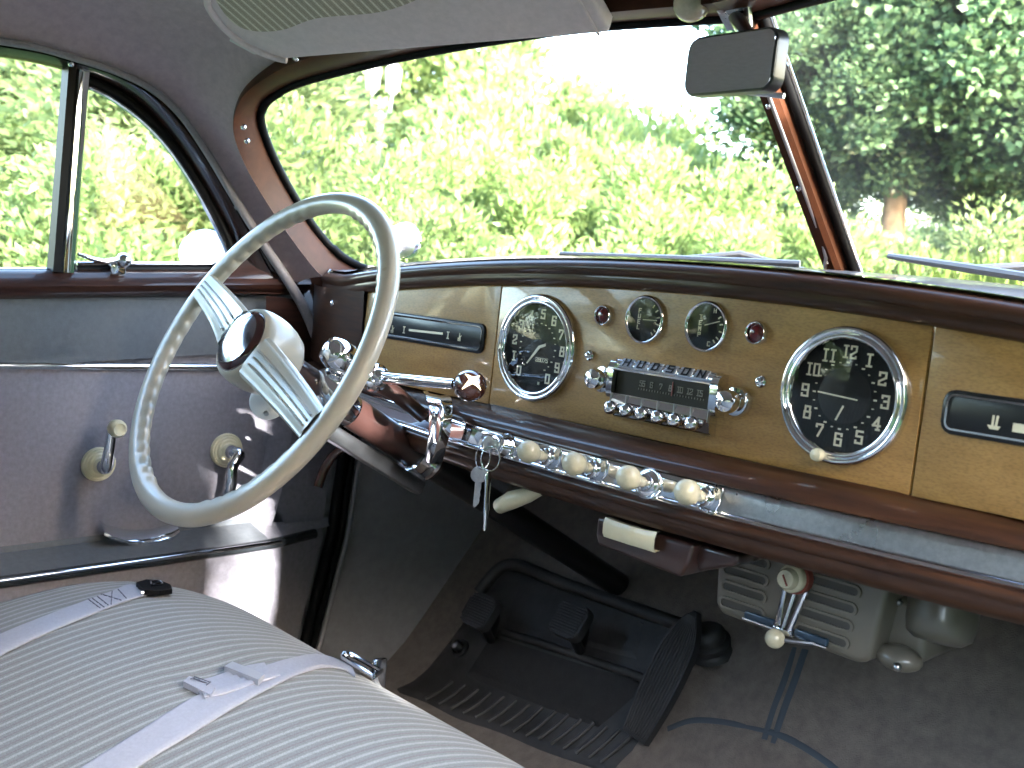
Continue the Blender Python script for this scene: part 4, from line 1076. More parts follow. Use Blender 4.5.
Y_ = (a1 - a0).normalized(); X_ = V((1, 0, 0)); X_ = (X_ - Y_ * X_.dot(Y_)).normalized(); Z_ = X_.cross(Y_)
F = frame(a0, X_, Y_, Z_); LL = (a1 - a0).length
def aw(t): return .020 + .010 * sin(pi * min(1, t * .9 + .05)) if t < .7 else max(.003, (.020 + .010 * sin(pi * .68)) * (1 - ((t - .7) / .32) ** 1.7))
outl = [(-aw(t), LL * t) for t in [k / 20 for k in range(21)]]; outr = [(aw(t), LL * t) for t in [k / 20 for k in range(21)]]
mb = MB(); mb.prism(outl[::-1] + outr if False else outr + outl[::-1], .014, F @ Matrix.Translation((0, 0, -.007)), bev=.003); tp = mb.build('treadle', M_rubber, ac, smooth=40)
mb = MB()
for k in range(11):
    fx = -.85 + 1.7 * k / 10; pts = [(aw(t) * fx if abs(fx) * 1 < 2 else 0, LL * t, .0078) for t in [.03 + .93 * i / 14 for i in range(15)]]
    mb.tube(pts, .0013, seg=6, M=F)
mb.build('tread_rib', M_rubber, tp)
q = FLR(712, 650)
mb = MB(); mb.lathe([(.036, 0), (.034, .008), (.030, .010), (.030, .018), (.024, .022), (.024, .032), (.016, .040), (0, .041)], axis_frame(q, (V((0, -.5, 1))).normalized()), seg=28); mb.build('linkage_boot', M_rubber, ac, smooth=50)

# ================================================================== UNDER THE DASH
tz = thing('hood_release', AY(540, 490, 0), 'long cream plastic pull grip under the dashboard below the hanging keys', 'handle')
g0, g1, g2, g3 = AY(500, 506, -.03), AY(512, 500, -.03), AY(528, 495, -.025), AY(541, 490, -.02)
mb = MB(); mb.tube([g0 + V((-.004, 0, 0)), g0, g1, g2, g3], [.004, .0105, .0125, .0105, .0070], seg=20, flat=.85); mb.build('grip', M_cream, tz, smooth=70)
mb = MB(); mb.tube([g3, g3 + V((.02, .01, .008)), g3 + V((.03, .06, .02))], [.0062, .005, .005], seg=10); mb.build('stalk', M_cowl, tz)
hb = thing('brake_release_lever', AX(335, 460, -.72), 'curved dark brown lever under the dashboard by the door edge', 'lever')
mb = MB(); mb.tube(smoothcurve([AX(356, 444, -.70), AX(345, 447, -.715), AX(333, 456, -.725), AX(324, 470, -.73), AX(318, 487, -.73)], 5), .0075, seg=14); mb.build('lever', M_cowl, hb)

ab = thing('ash_receiver', AY(650, 535, -.03), 'maroon ash drawer with a ribbed cream pull hung under the dashboard', 'ash tray')
c = [AY(597, 513, -.045), AY(688, 548, -.045)]; zt_, zbm = .8165, .787
x0, x1 = c[0].x, c[1].x
mb = MB(); F = frame(V((0, -.045, 0)), V((1, 0, 0)), V((0, 0, 1)), V((0, 1, 0)))
o_ = [(x0, zbm + .010), (x0, zt_), (x1 + .006, zt_), (x1 + .002, zt_ - .020), (x1 - .006, zbm - .006), (x0 + .004, zbm)]
mb.prism(o_, .10, F, bev=0); bmesh.ops.bevel(mb.bm, geom=[e for e in mb.bm.edges], offset=.004, segments=3, affect='EDGES', profile=.5)
dr = mb.build('drawer', M_maroon, ab, smooth=40)
mb = MB(); mb.prism([(x1 - .002, zt_ - .002), (x1 + .050, zt_ - .001), (x1 + .046, zt_ - .012), (x1 + .004, zbm + .001)], .07, F @ Matrix.Translation((0, 0, .012)), bev=0); bmesh.ops.bevel(mb.bm, geom=[e for e in mb.bm.edges], offset=.004, segments=3, affect='EDGES', profile=.5); mb.build('slide_bracket', M_maroon, ab, smooth=40)
h0, h1 = AY(607, 525, -.050), AY(658, 545, -.050)
mb = MB(); hz = (h0.z + h1.z) / 2; hw = h1.x - h0.x; rows = []
for k in range(25):
    t = k / 24; rib = .0003 * (1 if k % 2 else 0) + (.0006 if .44 < t < .56 else 0); x = h0.x + hw * t; lift = .0016 * (abs(2 * t - 1) ** 3)
    rows.append([V((x, -.046, hz + .0085 + lift)), V((x, -.0535 - rib, hz + .0095 + lift)), V((x, -.0560 - rib, hz + .005)), V((x, -.0560 - rib, hz - .005)), V((x, -.0535 - rib, hz - .0095)), V((x, -.046, hz - .0085))])
mb.grid(rows); mb.face([]) if False else None
mb.build('pull', M_cream, dr, smooth=35)

# heater
HY = .05
ht = thing('heater', AY(800, 610, HY), 'grey brown louvred heater box with cream knobs under the dashboard', 'heater')
hx0, hx1 = .043, .228; hz1, hz0 = .800, .722
def hp_(x, z, d=0): return V((x, HY - d + .12 * (z - .76), z))
mb = MB(); F = frame(V((0, HY, 0)), V((1, 0, 0)), V((0, 0, 1)), V((0, 1, 0)))
mb.prism([(hx0, hz1 + .03), (hx0 + .003, hz0 + .012), (hx0 + .012, hz0 + .002), (hx1 - .016, hz0), (hx1 - .006, hz0 + .006), (hx1 + .008, hz1 + .03)], .16, F, bev=0)
bmesh.ops.bevel(mb.bm, geom=[e for e in mb.bm.edges], offset=.006, segments=3, affect='EDGES', profile=.5); hbx = mb.build('heater_case', M_heater, ht, smooth=45)
def slot(x0_, x1_, z_, i_):
    mb = MB(); Fm = frame(V(((x0_ + x1_) / 2, HY - .0005, z_)), V((1, 0, 0)), V((0, 0, 1)), V((0, -1, 0)))
    o1 = rrect(x1_ - x0_, .0125, .0062, 6); o2 = rrect(x1_ - x0_ - .006, .0075, .0037, 6)
    mb.grid([[(x, y, 0) for x, y in o1], [(x, y, .0022) for x, y in o1], [(x, y, .0022) for x, y in o2], [(x, y, -.004) for x, y in o2]], Fm, close_u=True)
    lv = mb.build('louvre', M_heater, hbx, smooth=50)
    mb = MB(); v_ = mb.verts([(x, y, .0004) for x, y in o2], Fm); mb.face(v_); mb.build('slot', M_hdark, hbx, smooth=0)
for k in range(4):
    z_ = .7905 - .0172 * k
    slot(hx0 + .010, hx0 + .066 + .000 * k, z_, k); slot(hx0 + .100, hx1 - .020 - .002 * k, z_ - .001, k)
kp_ = AY(796, 578, HY - .012)
mb = MB(); lo = AY(783, 629, HY - .008)
for dx in (-.0125, .0125):
    mb.tube([kp_ + V((dx, .008, .002)), V((lo.x + dx * .55, lo.y, lo.z))], .0030, seg=8)
mb.tube([kp_ + V((0, .009, 0)), V((lo.x, lo.y + .002, lo.z))], .0050, seg=8, flat=.5)
mb.box(V((lo.x, lo.y, lo.z - .002)), (.022, .006, .006), bev=.0015); mb.build('control_post', M_chrome, ht)
A = axis_frame(kp_, (0.03, -1, .10)); mb = MB()
mb.lathe([(.0155, -.006), (.0155, .003), (.0140, .0045)], A, seg=30); mb.build('knob_dial', M_redp, ht)
mb = MB(); mb.lathe([(.0135, .004), (.0138, .010), (.0125, .012), (.0105, .013), (.0100, .018), (.0085, .0205), (0, .021)], A, seg=30); hk = mb.build('control_knob', M_knob, ht, smooth=40)
mb = MB(); mb.strokes([[(-.002, .003), (.003, -.005)]], .0018, A @ Matrix.Translation((0, 0, .0212))); mb.build('pointer', M_redp, hk, smooth=0)
for s_ in (-1, 1):
    b0 = V((lo.x + s_ * .012, HY - .004, lo.z + .0005 - s_ * .0005)); b1_ = V((lo.x + s_ * .046, HY - .004, lo.z + .0005 - s_ * .0005))
    mb = MB(); mb.box((b0 + b1_) / 2, (.036, .006, .0075), bev=.002); mb.build('badge_wing', M_blueb, ht)
    mb = MB(); mb.box((b0 + b1_) / 2 + V((0, -.0005, -.0042)), (.037, .007, .0016)); mb.build('badge_edge', M_chrome, ht)
bl = AY(775, 638.5, HY - .02); mb = MB(); mb.sphere(bl, .0098, seg=24, rings=14); mb.build('lever_ball', M_knob, ht)
mb = MB(); mb.tube([bl, bl + V((.014, .004, .001)), bl + V((.040, .018, .003))], .0022, seg=8); mb.build('lever_rod', M_steel, ht)
# blower housing at the right
b0 = V((hx1 + .032, HY + .058, .798)); mb = MB()
mb.lathe([(.0, -.05), (.021, -.049), (.029, -.043), (.032, -.030), (.032, .10)], axis_frame(b0, (-.12, .35, .93)), seg=40); mb.build('blower_housing', M_heater, ht, smooth=50)
mb = MB(); mb.box((hx1 + .006, HY + .075, .758), (.05, .09, .058), bev=.008); mb.sphere(V((hx1 + .012, HY + .022, .733)), .017, sc=(1.3, 1, .7)); mb.build('blower_neck', M_heater, ht, smooth=50)
mb = MB(); mb.sphere(V((hx1 + .0215, HY + .0, .732)), .004); mb.sphere(V((hx1 + .002, HY + .03, .782)), .003); mb.build('screw', M_steel, ht)

# ================================================================== MIRROR AND VISOR
mn = V((-.16, -.96, .010)).normalized(); mc = meet(730.5, 60.5, (.035, -.04, 1.27), mn)
mr = thing('rear_view_mirror', mc, 'small rectangular rear view mirror hanging from the windscreen header', 'mirror')
def MP(px, py, off=0): return meet(px, py, mc + mn * off, mn)
cor = [MP(685, 39), MP(775.5, 26.5), MP(774, 88), MP(686, 96.5)]
Xm = ((cor[1] - cor[0]) + (cor[2] - cor[3])).normalized(); Ym = ((cor[0] - cor[3]) + (cor[1] - cor[2])); Ym = (Ym - Xm * Ym.dot(Xm)).normalized()
cen = sum(cor, V()) / 4; FM = frame(cen, Xm, Ym, Xm.cross(Ym))
if FM.to_3x3().col[2].dot(mn) < 0: print('mirror flipped')
Wm = ((cor[1] - cor[0]).length + (cor[2] - cor[3]).length) / 2; Hm = ((cor[0] - cor[3]).length + (cor[1] - cor[2]).length) / 2
mb = MB(); mb.prism(rrect(Wm, Hm, .012, 6), .014, FM @ Matrix.Translation((0, 0, -.015)), bev=.002); mb.build('housing', M_mirback, mr, smooth=40)
mb = MB(); mb.prism(rrect(Wm - .004, Hm - .004, .010, 6), .0012, FM @ Matrix.Translation((0, 0, -.0008))); mb.build('mirror_glass', M_mirror, mr, smooth=0)
mb = MB(); top = V((.002, .050, 1.335)); mb.tube([cen - mn * .012 + Ym * .005, cen - mn * .03 + Ym * .02, top], [.008, .007, .008], seg=12); mb.build('arm', M_maroon, mr)
mb = MB(); mb.prism([(-.022, .014), (.022, .014), (.014, -.02), (-.014, -.02)], .006, axis_frame(top + V((.006, -.008, .004)), (0, -.8, -.6)), bev=.002); mb.sphere(top + V((-.006, -.016, .004)), .005); mb.build('mount', M_oldchrome, mr)

vs_ = thing('sun_visor', (-.40, -.1, 1.35), 'grey cloth sun visor with striped inset folded up above the windscreen', 'sun visor')
v0, v1 = WS(282, 57, .06), WS(613, 27, .06)
Xv = (v1 - v0).normalized(); Yv = V((0, -1, .42)); Yv = (Yv - Xv * Yv.dot(Xv)).normalized(); Zv = Xv.cross(Yv)
FV = frame(v0, Xv, Yv, Zv); LV = (v1 - v0).length; WVd = .15
if Zv.z > 0: sgn = -1
else: sgn = 1
ol = [(LV - .004, 0), (LV, .006), (LV, WVd - .01), (LV - .01, WVd), (.03, WVd)]
ol += [(.008, WVd - .012), (-.020, WVd * .75), (-.030, WVd * .5), (-.024, .040), (-.004, .014), (.014, .004)]
mb = MB(); mb.prism(ol, .016, FV @ Matrix.Translation((0, 0, -.008)), bev=.005, seg=3); mb.build('board', M_visor, vs_, smooth=60)
iz = -.0086 if FV.to_3x3().col[2].z > 0 else .0086
ins = [(LV * .80, WVd), (LV * .72, .098)]
ins = smoothcurve([(LV * .98, WVd * .985), (LV * .80, .122), (LV * .62, .090), (LV * .45, .070), (LV * .25, .071), (.05, .058), (.006, .062), (-.010, .082), (.000, .124), (.016, WVd * .985)], 5)
mb = MB(); vv = mb.verts([(p.x, p.y, iz) for p in ins], FV); f0 = mb.face(vv); 
uv = mb.bm.loops.layers.uv.new('UVMap')
mb.bm.verts.ensure_lookup_table()
for lp, p in zip(f0.loops, [None] * 999): pass
inv = FV.inverted()
for lp in f0.loops:
    q = inv @ lp.vert.co; lp[uv].uv = (q.x + q.y * .12, q.y)
mb.build('striped_inset', M_vstripe, vs_, smooth=0)
mb = MB(); mb.tube([FV @ V((p.x, p.y, iz)) for p in smoothcurve([(p[0], p[1]) for p in ol[4:]], 5)], .0042, seg=8); mb.build('piping', M_visor, vs_)
mb = MB(); mb.tube([FV @ V((LV - .014, y, iz)) for y in (0, .05, .1, .148)], .0016, seg=6); mb.build('seam', M_visor, vs_)
mb = MB(); mb.tube([FV @ V((-.045, .045, 0)), FV @ V((-.030, .018, .0)), FV @ V((.03, .006, 0))], .0055, seg=10); mb.lathe([(.009, 0), (.009, .006), (.004, .008), (0, .008)], axis_frame(FV @ V((-.040, .034, -.01)), (.5, -.8, -.3)), seg=16); mb.build('pivot', M_white, vs_)

# ================================================================== SEAT
seat = thing('front_seat', (0, -.4, .35), 'bench seat with pale grey striped cloth cushion', 'seat')
SP = smoothcurve([(-.74, .540), (-.62, .572), (-.50, .603), (-.40, .624), (-.30, .631), (-.215, .615), (-.150, .584), (-.108, .540), (-.090, .482), (-.094, .41), (-.112, .345)], 5)
SW = .722
def seat_pt(x, y, z):
    ax = abs(x); t = max(0, (ax - .50) / (SW - .50))
    drop = .022 * t ** 2 + (.05 * max(0, (t - .72) / .28) ** 2)
    back = .04 * t ** 3
    pull = .010 * math.exp(-((x + .29) / .05) ** 2 - ((y + .33) / .05) ** 2)
    return V((x, y - back * max(0, (y + .7)) / .55, z - drop * max(.15, min(1, (z - .33) / .25)) - pull))
XS = [-SW, -SW + .002, -SW + .008] + [-.70 + 1.40 * k / 56 for k in range(57)] + [SW - .008, SW - .002, SW]
mb = MB(); uv = mb.bm.loops.layers.uv.new('UVMap'); rows = []; L_ = [0]
for a, b in zip(SP[:-1], SP[1:]): L_.append(L_[-1] + (b - a).length)
key = {}
Rw = []
for i, x in enumerate(XS):
    r = []
    for j, p in enumerate(SP):
        w = mb.bm.verts.new(seat_pt(x, p.x, p.y)); key[w] = (x + .0, L_[j]); r.append(w)
    Rw.append(r)
for i in range(len(Rw) - 1):
    for j in range(len(SP) - 1):
        mb.face([Rw[i][j], Rw[i + 1][j], Rw[i + 1][j + 1], Rw[i][j + 1]])
for side_ in (0, -1):
    x = XS[side_]; bt = [mb.bm.verts.new(V((x, p.x, .33))) for p in SP]
    for j, w in enumerate(bt): key[w] = (x + (-1 if side_ == 0 else 1) * (SP[j].y - .33), L_[j])
    for j in range(len(SP) - 1): mb.face([Rw[side_][j], Rw[side_][j + 1], bt[j + 1], bt[j]])
for f in mb.bm.faces:
    for lp in f.loops: lp[uv].uv = key[lp.vert]
mb.build('cushion', M_seat, seat, smooth=80)
mb = MB(); uv = mb.bm.loops.layers.uv.new('UVMap'); BP = smoothcurve([(-.70, .58), (-.71, .66), (-.74, .78), (-.77, .90), (-.80, .965), (-.83, .985), (-.87, .96), (-.88, .88), (-.86, .60), (-.85, .40)], 4); key = {}; Rw = []
for x in [-.70 + 1.16 * k / 30 for k in range(31)]:
    r = []
    for j, p in enumerate(BP):
        w = mb.bm.verts.new(V((x, p.x, p.y))); key[w] = (x, j * .02); r.append(w)
    Rw.append(r)
for i in range(30):
    for j in range(len(BP) - 1): mb.face([Rw[i][j], Rw[i + 1][j], Rw[i + 1][j + 1], Rw[i][j + 1]])
for e_ in (0, -1): mb.face(Rw[e_])
for f in mb.bm.faces:
    for lp in f.loops: lp[uv].uv = key[lp.vert]
mb.build('backrest', M_seat, seat, smooth=60)

# a point on the cushion under a sight line
def seat_z(x, y):
    best = None
    for a, b in zip(SP[:-1], SP[1:]):
        if a.x <= y <= b.x:
            t = (y - a.x) / (b.x - a.x); z = a.y + (b.y - a.y) * t; best = z; break
    if best is None: return -1
    return seat_pt(x, y, best).z
def ONS(px, py, lift=0):
    d = sight(px, py); s = .4
    while s < 2.2:
        p = CP + d * s
        if p.z < seat_z(p.x, p.y) + lift: return p
        s += .001
    return CP + d * 1.15
def strap(mb, px_pts, w, lift=.003, n=5, px2=None):
    c = smoothcurve([ONS(*p) for p in px_pts], n); rows = []
    c2 = smoothcurve([ONS(*p) for p in px2], n)
    for a, b in zip(c, c2):
        r = []
        for k in range(9):
            q = a.lerp(b, k / 8); z = max(seat_z(q.x, q.y), q.z - .02) if seat_z(q.x, q.y) > 0 else q.z
            r.append(V((q.x, q.y, z + lift + (.0022 if k in (1, 3, 5, 7) else 0))))
        rows.append(r)
    # a little thickness
    top = rows; botm = [[v - V((0, 0, .0016)) for v in r] for r in rows]
    full = [t + b[::-1] for t, b in zip(top, botm)]
    mb.grid(full, close_u=True)
    return c, c2
blt = thing('seat_belt', ONS(80, 620), 'pale lilac lap belt with black latch tongue on the seat by the door', 'seat belt', 'lap belts lying on the seat')
mb = MB(); strap(mb, [(-60, 668), (0, 637), (40, 620), (80, 605), (110, 594), (128, 587), (138, 589)], .05, px2=[(-60, 695), (0, 658), (45, 636), (85, 619), (115, 607), (135, 600), (146, 597)]); mb.build('webbing', M_belt, blt, smooth=60)
mb = MB()
for q0, q1 in (((88, 603), (100, 612)), ((92, 602), (104, 611)), ((97, 600), (108, 609)), ((101, 598), (121, 604)), ((112, 595), (111, 608)), ((118, 593), (126, 602))):
    a, b = ONS(*q0), ONS(*q1); mb.tube([V((a.x, a.y, seat_z(a.x, a.y) + .0048)), V((b.x, b.y, seat_z(b.x, b.y) + .0048))], .0007, seg=6)
mb.build('stitching', M_thread, blt)
to = [ONS(x, y) for x, y in ((136, 590), (146, 587), (160, 588), (170, 592), (172, 597), (160, 598.5), (144, 598))]
mb = MB(); t_ = [V((p.x, p.y, seat_z(p.x, p.y) + .010)) for p in to]; b_ = [p - V((0, 0, .006)) for p in t_]; tv = mb.verts(t_); bv = mb.verts(b_); mb.face(tv); mb.face(bv[::-1])
for i in range(len(tv)): mb.face([tv[i], tv[(i + 1) % 7], bv[(i + 1) % 7], bv[i]])
tg = mb.build('latch_tongue', M_seal, blt, smooth=30)
def onlift(px, py, l): p = ONS(px, py); return V((p.x, p.y, seat_z(p.x, p.y) + l))
mb = MB(); mb.tube([onlift(150, 590.5, .0115), onlift(160, 590, .0115), onlift(162, 593, .0115), onlift(151, 594, .0115)], .0016, seg=6, closed=True); mb.tube([onlift(141, 597.5, .006), onlift(151, 597, .006)], .0024, seg=8); mb.build('tongue_edge', M_chrome, tg)

bl2 = thing('seat_belt', ONS(200, 700), 'pale blue lap belt with sliding adjusters and chrome buckle across seat centre', 'seat belt', 'lap belts lying on the seat')
mb = MB(); strap(mb, [(20, 812), (90, 765), (150, 727), (200, 697), (250, 676), (290, 661), (315, 657), (338, 663), (352, 671)], .05, px2=[(70, 830), (135, 772), (190, 737), (235, 709), (272, 689), (305, 674), (328, 669), (345, 672), (355, 679)]); mb.build('webbing', M_belt, bl2, smooth=60)
mb = MB(); strap(mb, [(186, 688), (205, 684), (235, 674), (262, 668)], .05, lift=.0055, px2=[(205, 703), (222, 699), (250, 690), (280, 680)]); mb.build('folded_end', M_belt, bl2, smooth=60)
M_slide = mat('grey_slide', (.36, .37, .41), .45)
for (q0, q1, q2, q3) in (((224, 676), (232, 671), (264, 684), (258, 690)),):
    top_ = [onlift(*q, .0105) for q in (q0, q1, q2, q3)]; bo_ = [p - V((0, 0, .0065)) for p in top_]; mb = MB(); tv = mb.verts(top_); bv = mb.verts(bo_); mb.face(tv); mb.face(bv[::-1])
    for i in range(4): mb.face([tv[i], tv[(i + 1) % 4], bv[(i + 1) % 4], bv[i]])
    mb.build('slide', M_slide, bl2, smooth=20)
mb = MB(); q = [onlift(183, 689, .008), onlift(189, 686, .0105), onlift(215, 697, .0105), onlift(210, 703, .008)]; q2 = [p - V((0, 0, .006)) for p in q]; tv = mb.verts(q); bv = mb.verts(q2); mb.face(tv); mb.face(bv[::-1])
for i in range(4): mb.face([tv[i], tv[(i + 1) % 4], bv[(i + 1) % 4], bv[i]])
mb.build('adjuster', M_belt, bl2, smooth=20)
mb = MB()
for s0, s1 in (((192, 689), (206, 694)), ((194, 687.5), (209, 693)), ((190, 690), (196, 688)), ((206, 696), (210, 693))): mb.tube([onlift(*s0, .0112), onlift(*s1, .0112)], .0006, seg=6)
mb.build('stitching', M_thread, bl2)
# chrome buckle at the front edge
bc = ONS(356, 676); yb = AZ(362, 668, bc.z + .006)
def BK(px, py, dz=0):
    p = AZ(px, py, yb.z + dz); return p
mb = MB(); fr = [BK(343, 656), BK(349, 654.5), BK(380, 669), BK(378, 676), BK(373, 677)]
mb.tube([BK(343, 657), BK(350, 654), BK(382, 671), BK(374, 677)], .0028, seg=8, closed=True)
mb.tube([BK(343, 657, -.032), BK(350, 654, -.032), BK(382, 671, -.032), BK(374, 677, -.032)], .0028, seg=8, closed=True)
mb.grid([[BK(343, 657), BK(374, 677)], [BK(343, 657, -.032), BK(374, 677, -.032)]]); mb.grid([[BK(350, 654), BK(382, 671)], [BK(350, 654, -.032), BK(382, 671, -.032)]]); mb.grid([[BK(382, 671), BK(374, 677)], [BK(382, 671, -.032), BK(374, 677, -.032)]])
mb.box(BK(379, 676, -.016), (.008, .016, .042), bev=.002); mb.sphere(BK(345, 655), .005); mb.build('buckle', M_chrome, bl2, smooth=40)

# ================================================================== OUTSIDE
gr = MB(); gr.grid([[V((x, y, 0)) for x in (-600, -60, -20, 0, 20, 60, 600)] for y in (-600, -60, -20, 0, 20, 60, 600)]); tag(gr.build('ground', M_ground, None), kind='structure')['label'] = 'green lawn around the car'

def wiper(label, pts, off, group):
    p = [WS(x, y, off) for x, y in pts] if pts[0][0] < 845 else [mirx(meet(x, y, mirx_plane[0], mirx_plane[1])) for x, y in pts]
    return p
NR = V((-GN.x, GN.y, GN.z))
def WR_(px, py, off=0): return meet(px, py, GA + NR * off, NR)
M_blade = mat('wiper_grey', (.10, .10, .105), .45, .2)
for fn, a, b, c, lab in ((WS, (560, 254), (800, 264), (690, 256), 'wiper blade lying on the windscreen pane beyond the round dials'), (WR_, (889, 256), (1060, 282), (980, 264), 'wiper blade across the bottom of the passenger side windscreen pane')):
    p, q, r = fn(*a, -.014), fn(*b, -.014), fn(*c, -.022)
    w = thing('windscreen_wiper', p, lab, 'wiper', 'windscreen wipers')
    mb = MB(); d = (q - p).normalized(); mb.tube([p, p.lerp(q, .5), q], [.0035, .0052, .0048], seg=8); mb.build('blade', M_blade, w)
    mb = MB(); s0 = p.lerp(q, .55); mb.tube([s0, s0 + V((.05 if fn is WS else .08, .05, .012)), s0 + V((.16, .09, -.012))], [.005, .0045, .006], seg=8); mb.build('arm', M_blade, w)

# round mirror on the door and lamp on the pillar
p = AX(203, 251, -.985); e = thing('side_mirror', V((p.x, p.y, p.z - .04)), 'round chrome door mirror outside the quarter window', 'mirror')
A = axis_frame(p, (.60, -.66, .46))
mb = MB(); mb.lathe([(0, -.030), (.018, -.027), (.034, -.014), (.0395, 0), (.0395, .003), (.0370, .004)], A, seg=40); mb.tube([p + V((-.01, .012, -.02)), p + V((.03, .03, -.075)), p + V((.10, .03, -.11))], .006, seg=10); mb.build('housing', M_chrome, e, smooth=60)
mb = MB(); mb.lathe([(.0372, .0035), (.02, .0042), (0, .0045)], A, seg=40); mb.build('mirror_glass', M_mirror, e)
p = AX(401, 241, -.97); e = thing('spot_lamp', V((p.x, p.y, p.z - .05)), 'white backed round lamp outside the windscreen behind the wheel rim', 'lamp')
A = axis_frame(p, (-.25, .95, .1))
mb = MB(); mb.lathe([(0, -.038), (.016, -.036), (.026, -.026), (.0305, -.008), (.0315, .010)], A, seg=36); mb.build('shell', M_oldchrome, e, smooth=60)
mb = MB(); mb.lathe([(.0318, .006), (.0345, .010), (.0345, .018), (.0310, .022), (.0290, .018)], A, seg=36); mb.sphere(p + V((0, -.01, -.036)), .010); mb.tube([p + V((-.03, -.01, -.038)), p + V((.05, -.02, -.045)), p + V((.12, -.1, -.08))], .005, seg=10); mb.build('bezel', M_chrome, e)

def leaf_mat(name, c1, c2, tr=0.45, c3=None):
    M = bpy.data.materials.new(name); M.use_nodes = True; nt = M.node_tree; nt.nodes.clear(); L = nt.links.new
    out = nt.nodes.new('ShaderNodeOutputMaterial'); g = nt.nodes.new('ShaderNodeNewGeometry')
    r = nt.nodes.new('ShaderNodeValToRGB'); r.color_ramp.elements[0].color = (*c1, 1); r.color_ramp.elements[1].color = (*c2, 1)
    if c3: e = r.color_ramp.elements.new(.93); e.color = (*c2, 1); r.color_ramp.elements[-1].color = (*c3, 1)
    L(g.outputs['Random Per Island'], r.inputs[0])
    oi = nt.nodes.new('ShaderNodeObjectInfo'); mr = nt.nodes.new('ShaderNodeMapRange'); mr.inputs[3].default_value = .68; mr.inputs[4].default_value = 1.25; L(oi.outputs['Random'], mr.inputs[0])
    hv = nt.nodes.new('ShaderNodeHueSaturation'); L(mr.outputs[0], hv.inputs['Value']); L(r.outputs[0], hv.inputs['Color'])
    class _R: outputs = [hv.outputs[0]]
    r = _R
    d = nt.nodes.new('ShaderNodeBsdfPrincipled'); d.inputs['Roughness'].default_value = .45; d.inputs['Specular IOR Level'].default_value = .35; L(r.outputs[0], d.inputs['Base Color'])
    t = nt.nodes.new('ShaderNodeBsdfTranslucent'); hs = nt.nodes.new('ShaderNodeHueSaturation'); hs.inputs['Value'].default_value = 1.5; hs.inputs['Hue'].default_value = .49; L(r.outputs[0], hs.inputs['Color']); L(hs.outputs[0], t.inputs[0])
    mx = nt.nodes.new('ShaderNodeMixShader'); mx.inputs[0].default_value = tr; L(d.outputs[0], mx.inputs[1]); L(t.outputs[0], mx.inputs[2]); L(mx.outputs[0], out.inputs[0])
    return M
M_leafL = leaf_mat('leaf_light', (.08, .135, .04), (.17, .23, .085))
M_leafM = leaf_mat('leaf_mid', (.06, .10, .036), (.13, .175, .075))
M_leafD = leaf_mat('leaf_dark', (.036, .080, .038), (.10, .165, .078), .4)
M_leafG = leaf_mat('grass_blade', (.055, .095, .014), (.11, .16, .030), .4)
M_straw = leaf_mat('dry_grass', (.22, .16, .07), (.38, .28, .14), .2)

def leaf_mesh(name, N, seed, shape, lsize, aspect, mat_, clumps=60, fill=.55):
    """many folded leaves gathered in clumps on and inside an uneven crown"""
    rng = np.random.default_rng(seed)
    cl = []
    while len(cl) < clumps:
        d = rng.normal(size=3); d /= np.linalg.norm(d)
        r = rng.uniform(fill, 1) ** .6
        p = d * r * np.array(shape) * (0.85 + .3 * rng.random()); cl.append(p)
    cl = np.array(cl); cr = rng.uniform(.16, .34, clumps) * min(shape)
    idx = rng.integers(0, clumps, N)
    dirs = rng.normal(size=(N, 3)); dirs /= np.linalg.norm(dirs, axis=1)[:, None]
    pos = cl[idx] + dirs * (cr[idx] * rng.random(N) ** .45)[:, None]
    out = dirs * .6 + pos / (np.linalg.norm(pos, axis=1)[:, None] + 1e-6) * .5 + rng.normal(size=(N, 3)) * .5 + np.array([0, 0, .35])
    t = out / np.linalg.norm(out, axis=1)[:, None]
    b = np.cross(t, rng.normal(size=(N, 3))); b /= np.linalg.norm(b, axis=1)[:, None] + 1e-9
    n = np.cross(t, b)
    ls = lsize * rng.uniform(.65, 1.35, N)[:, None]; w = ls * aspect
    v0 = pos; v1 = pos + t * ls * .45 + b * w + n * ls * .08; v2 = pos + t * ls - n * ls * .12; v3 = pos + t * ls * .45 - b * w + n * ls * .08
    V_ = np.stack([v0, v1, v2, v3], 1).reshape(-1, 3)
    me = bpy.data.meshes.new(name); me.vertices.add(4 * N); me.vertices.foreach_set('co', V_.ravel())
    me.loops.add(4 * N); me.loops.foreach_set('vertex_index', np.arange(4 * N)); me.polygons.add(N)
    me.polygons.foreach_set('loop_start', np.arange(N) * 4); me.polygons.foreach_set('loop_total', np.full(N, 4))
    me.update(); me.validate(); me.materials.append(mat_); return me
BUSH = {
 'light': [leaf_mesh('bush_leaves', 25000, 1, (1, 1, 1), .060, .20, M_leafL, 64), leaf_mesh('bush_leaves', 25000, 2, (1, 1, 1), .062, .19, M_leafL, 58)],
 'mid': [leaf_mesh('bush_leaves', 26000, 3, (1, 1, 1), .055, .24, M_leafM, 66)],
 'dark': [leaf_mesh('tree_leaves', 24000, 4, (1, 1, 1), .062, .36, M_leafD, 80, .35), leaf_mesh('tree_leaves', 24000, 5, (1, 1, 1), .060, .36, M_leafD, 85, .35)],
 'tall': [leaf_mesh('tree_leaves', 17000, 6, (1, 1, 1), .07, .24, M_leafL, 70, .4)],
}
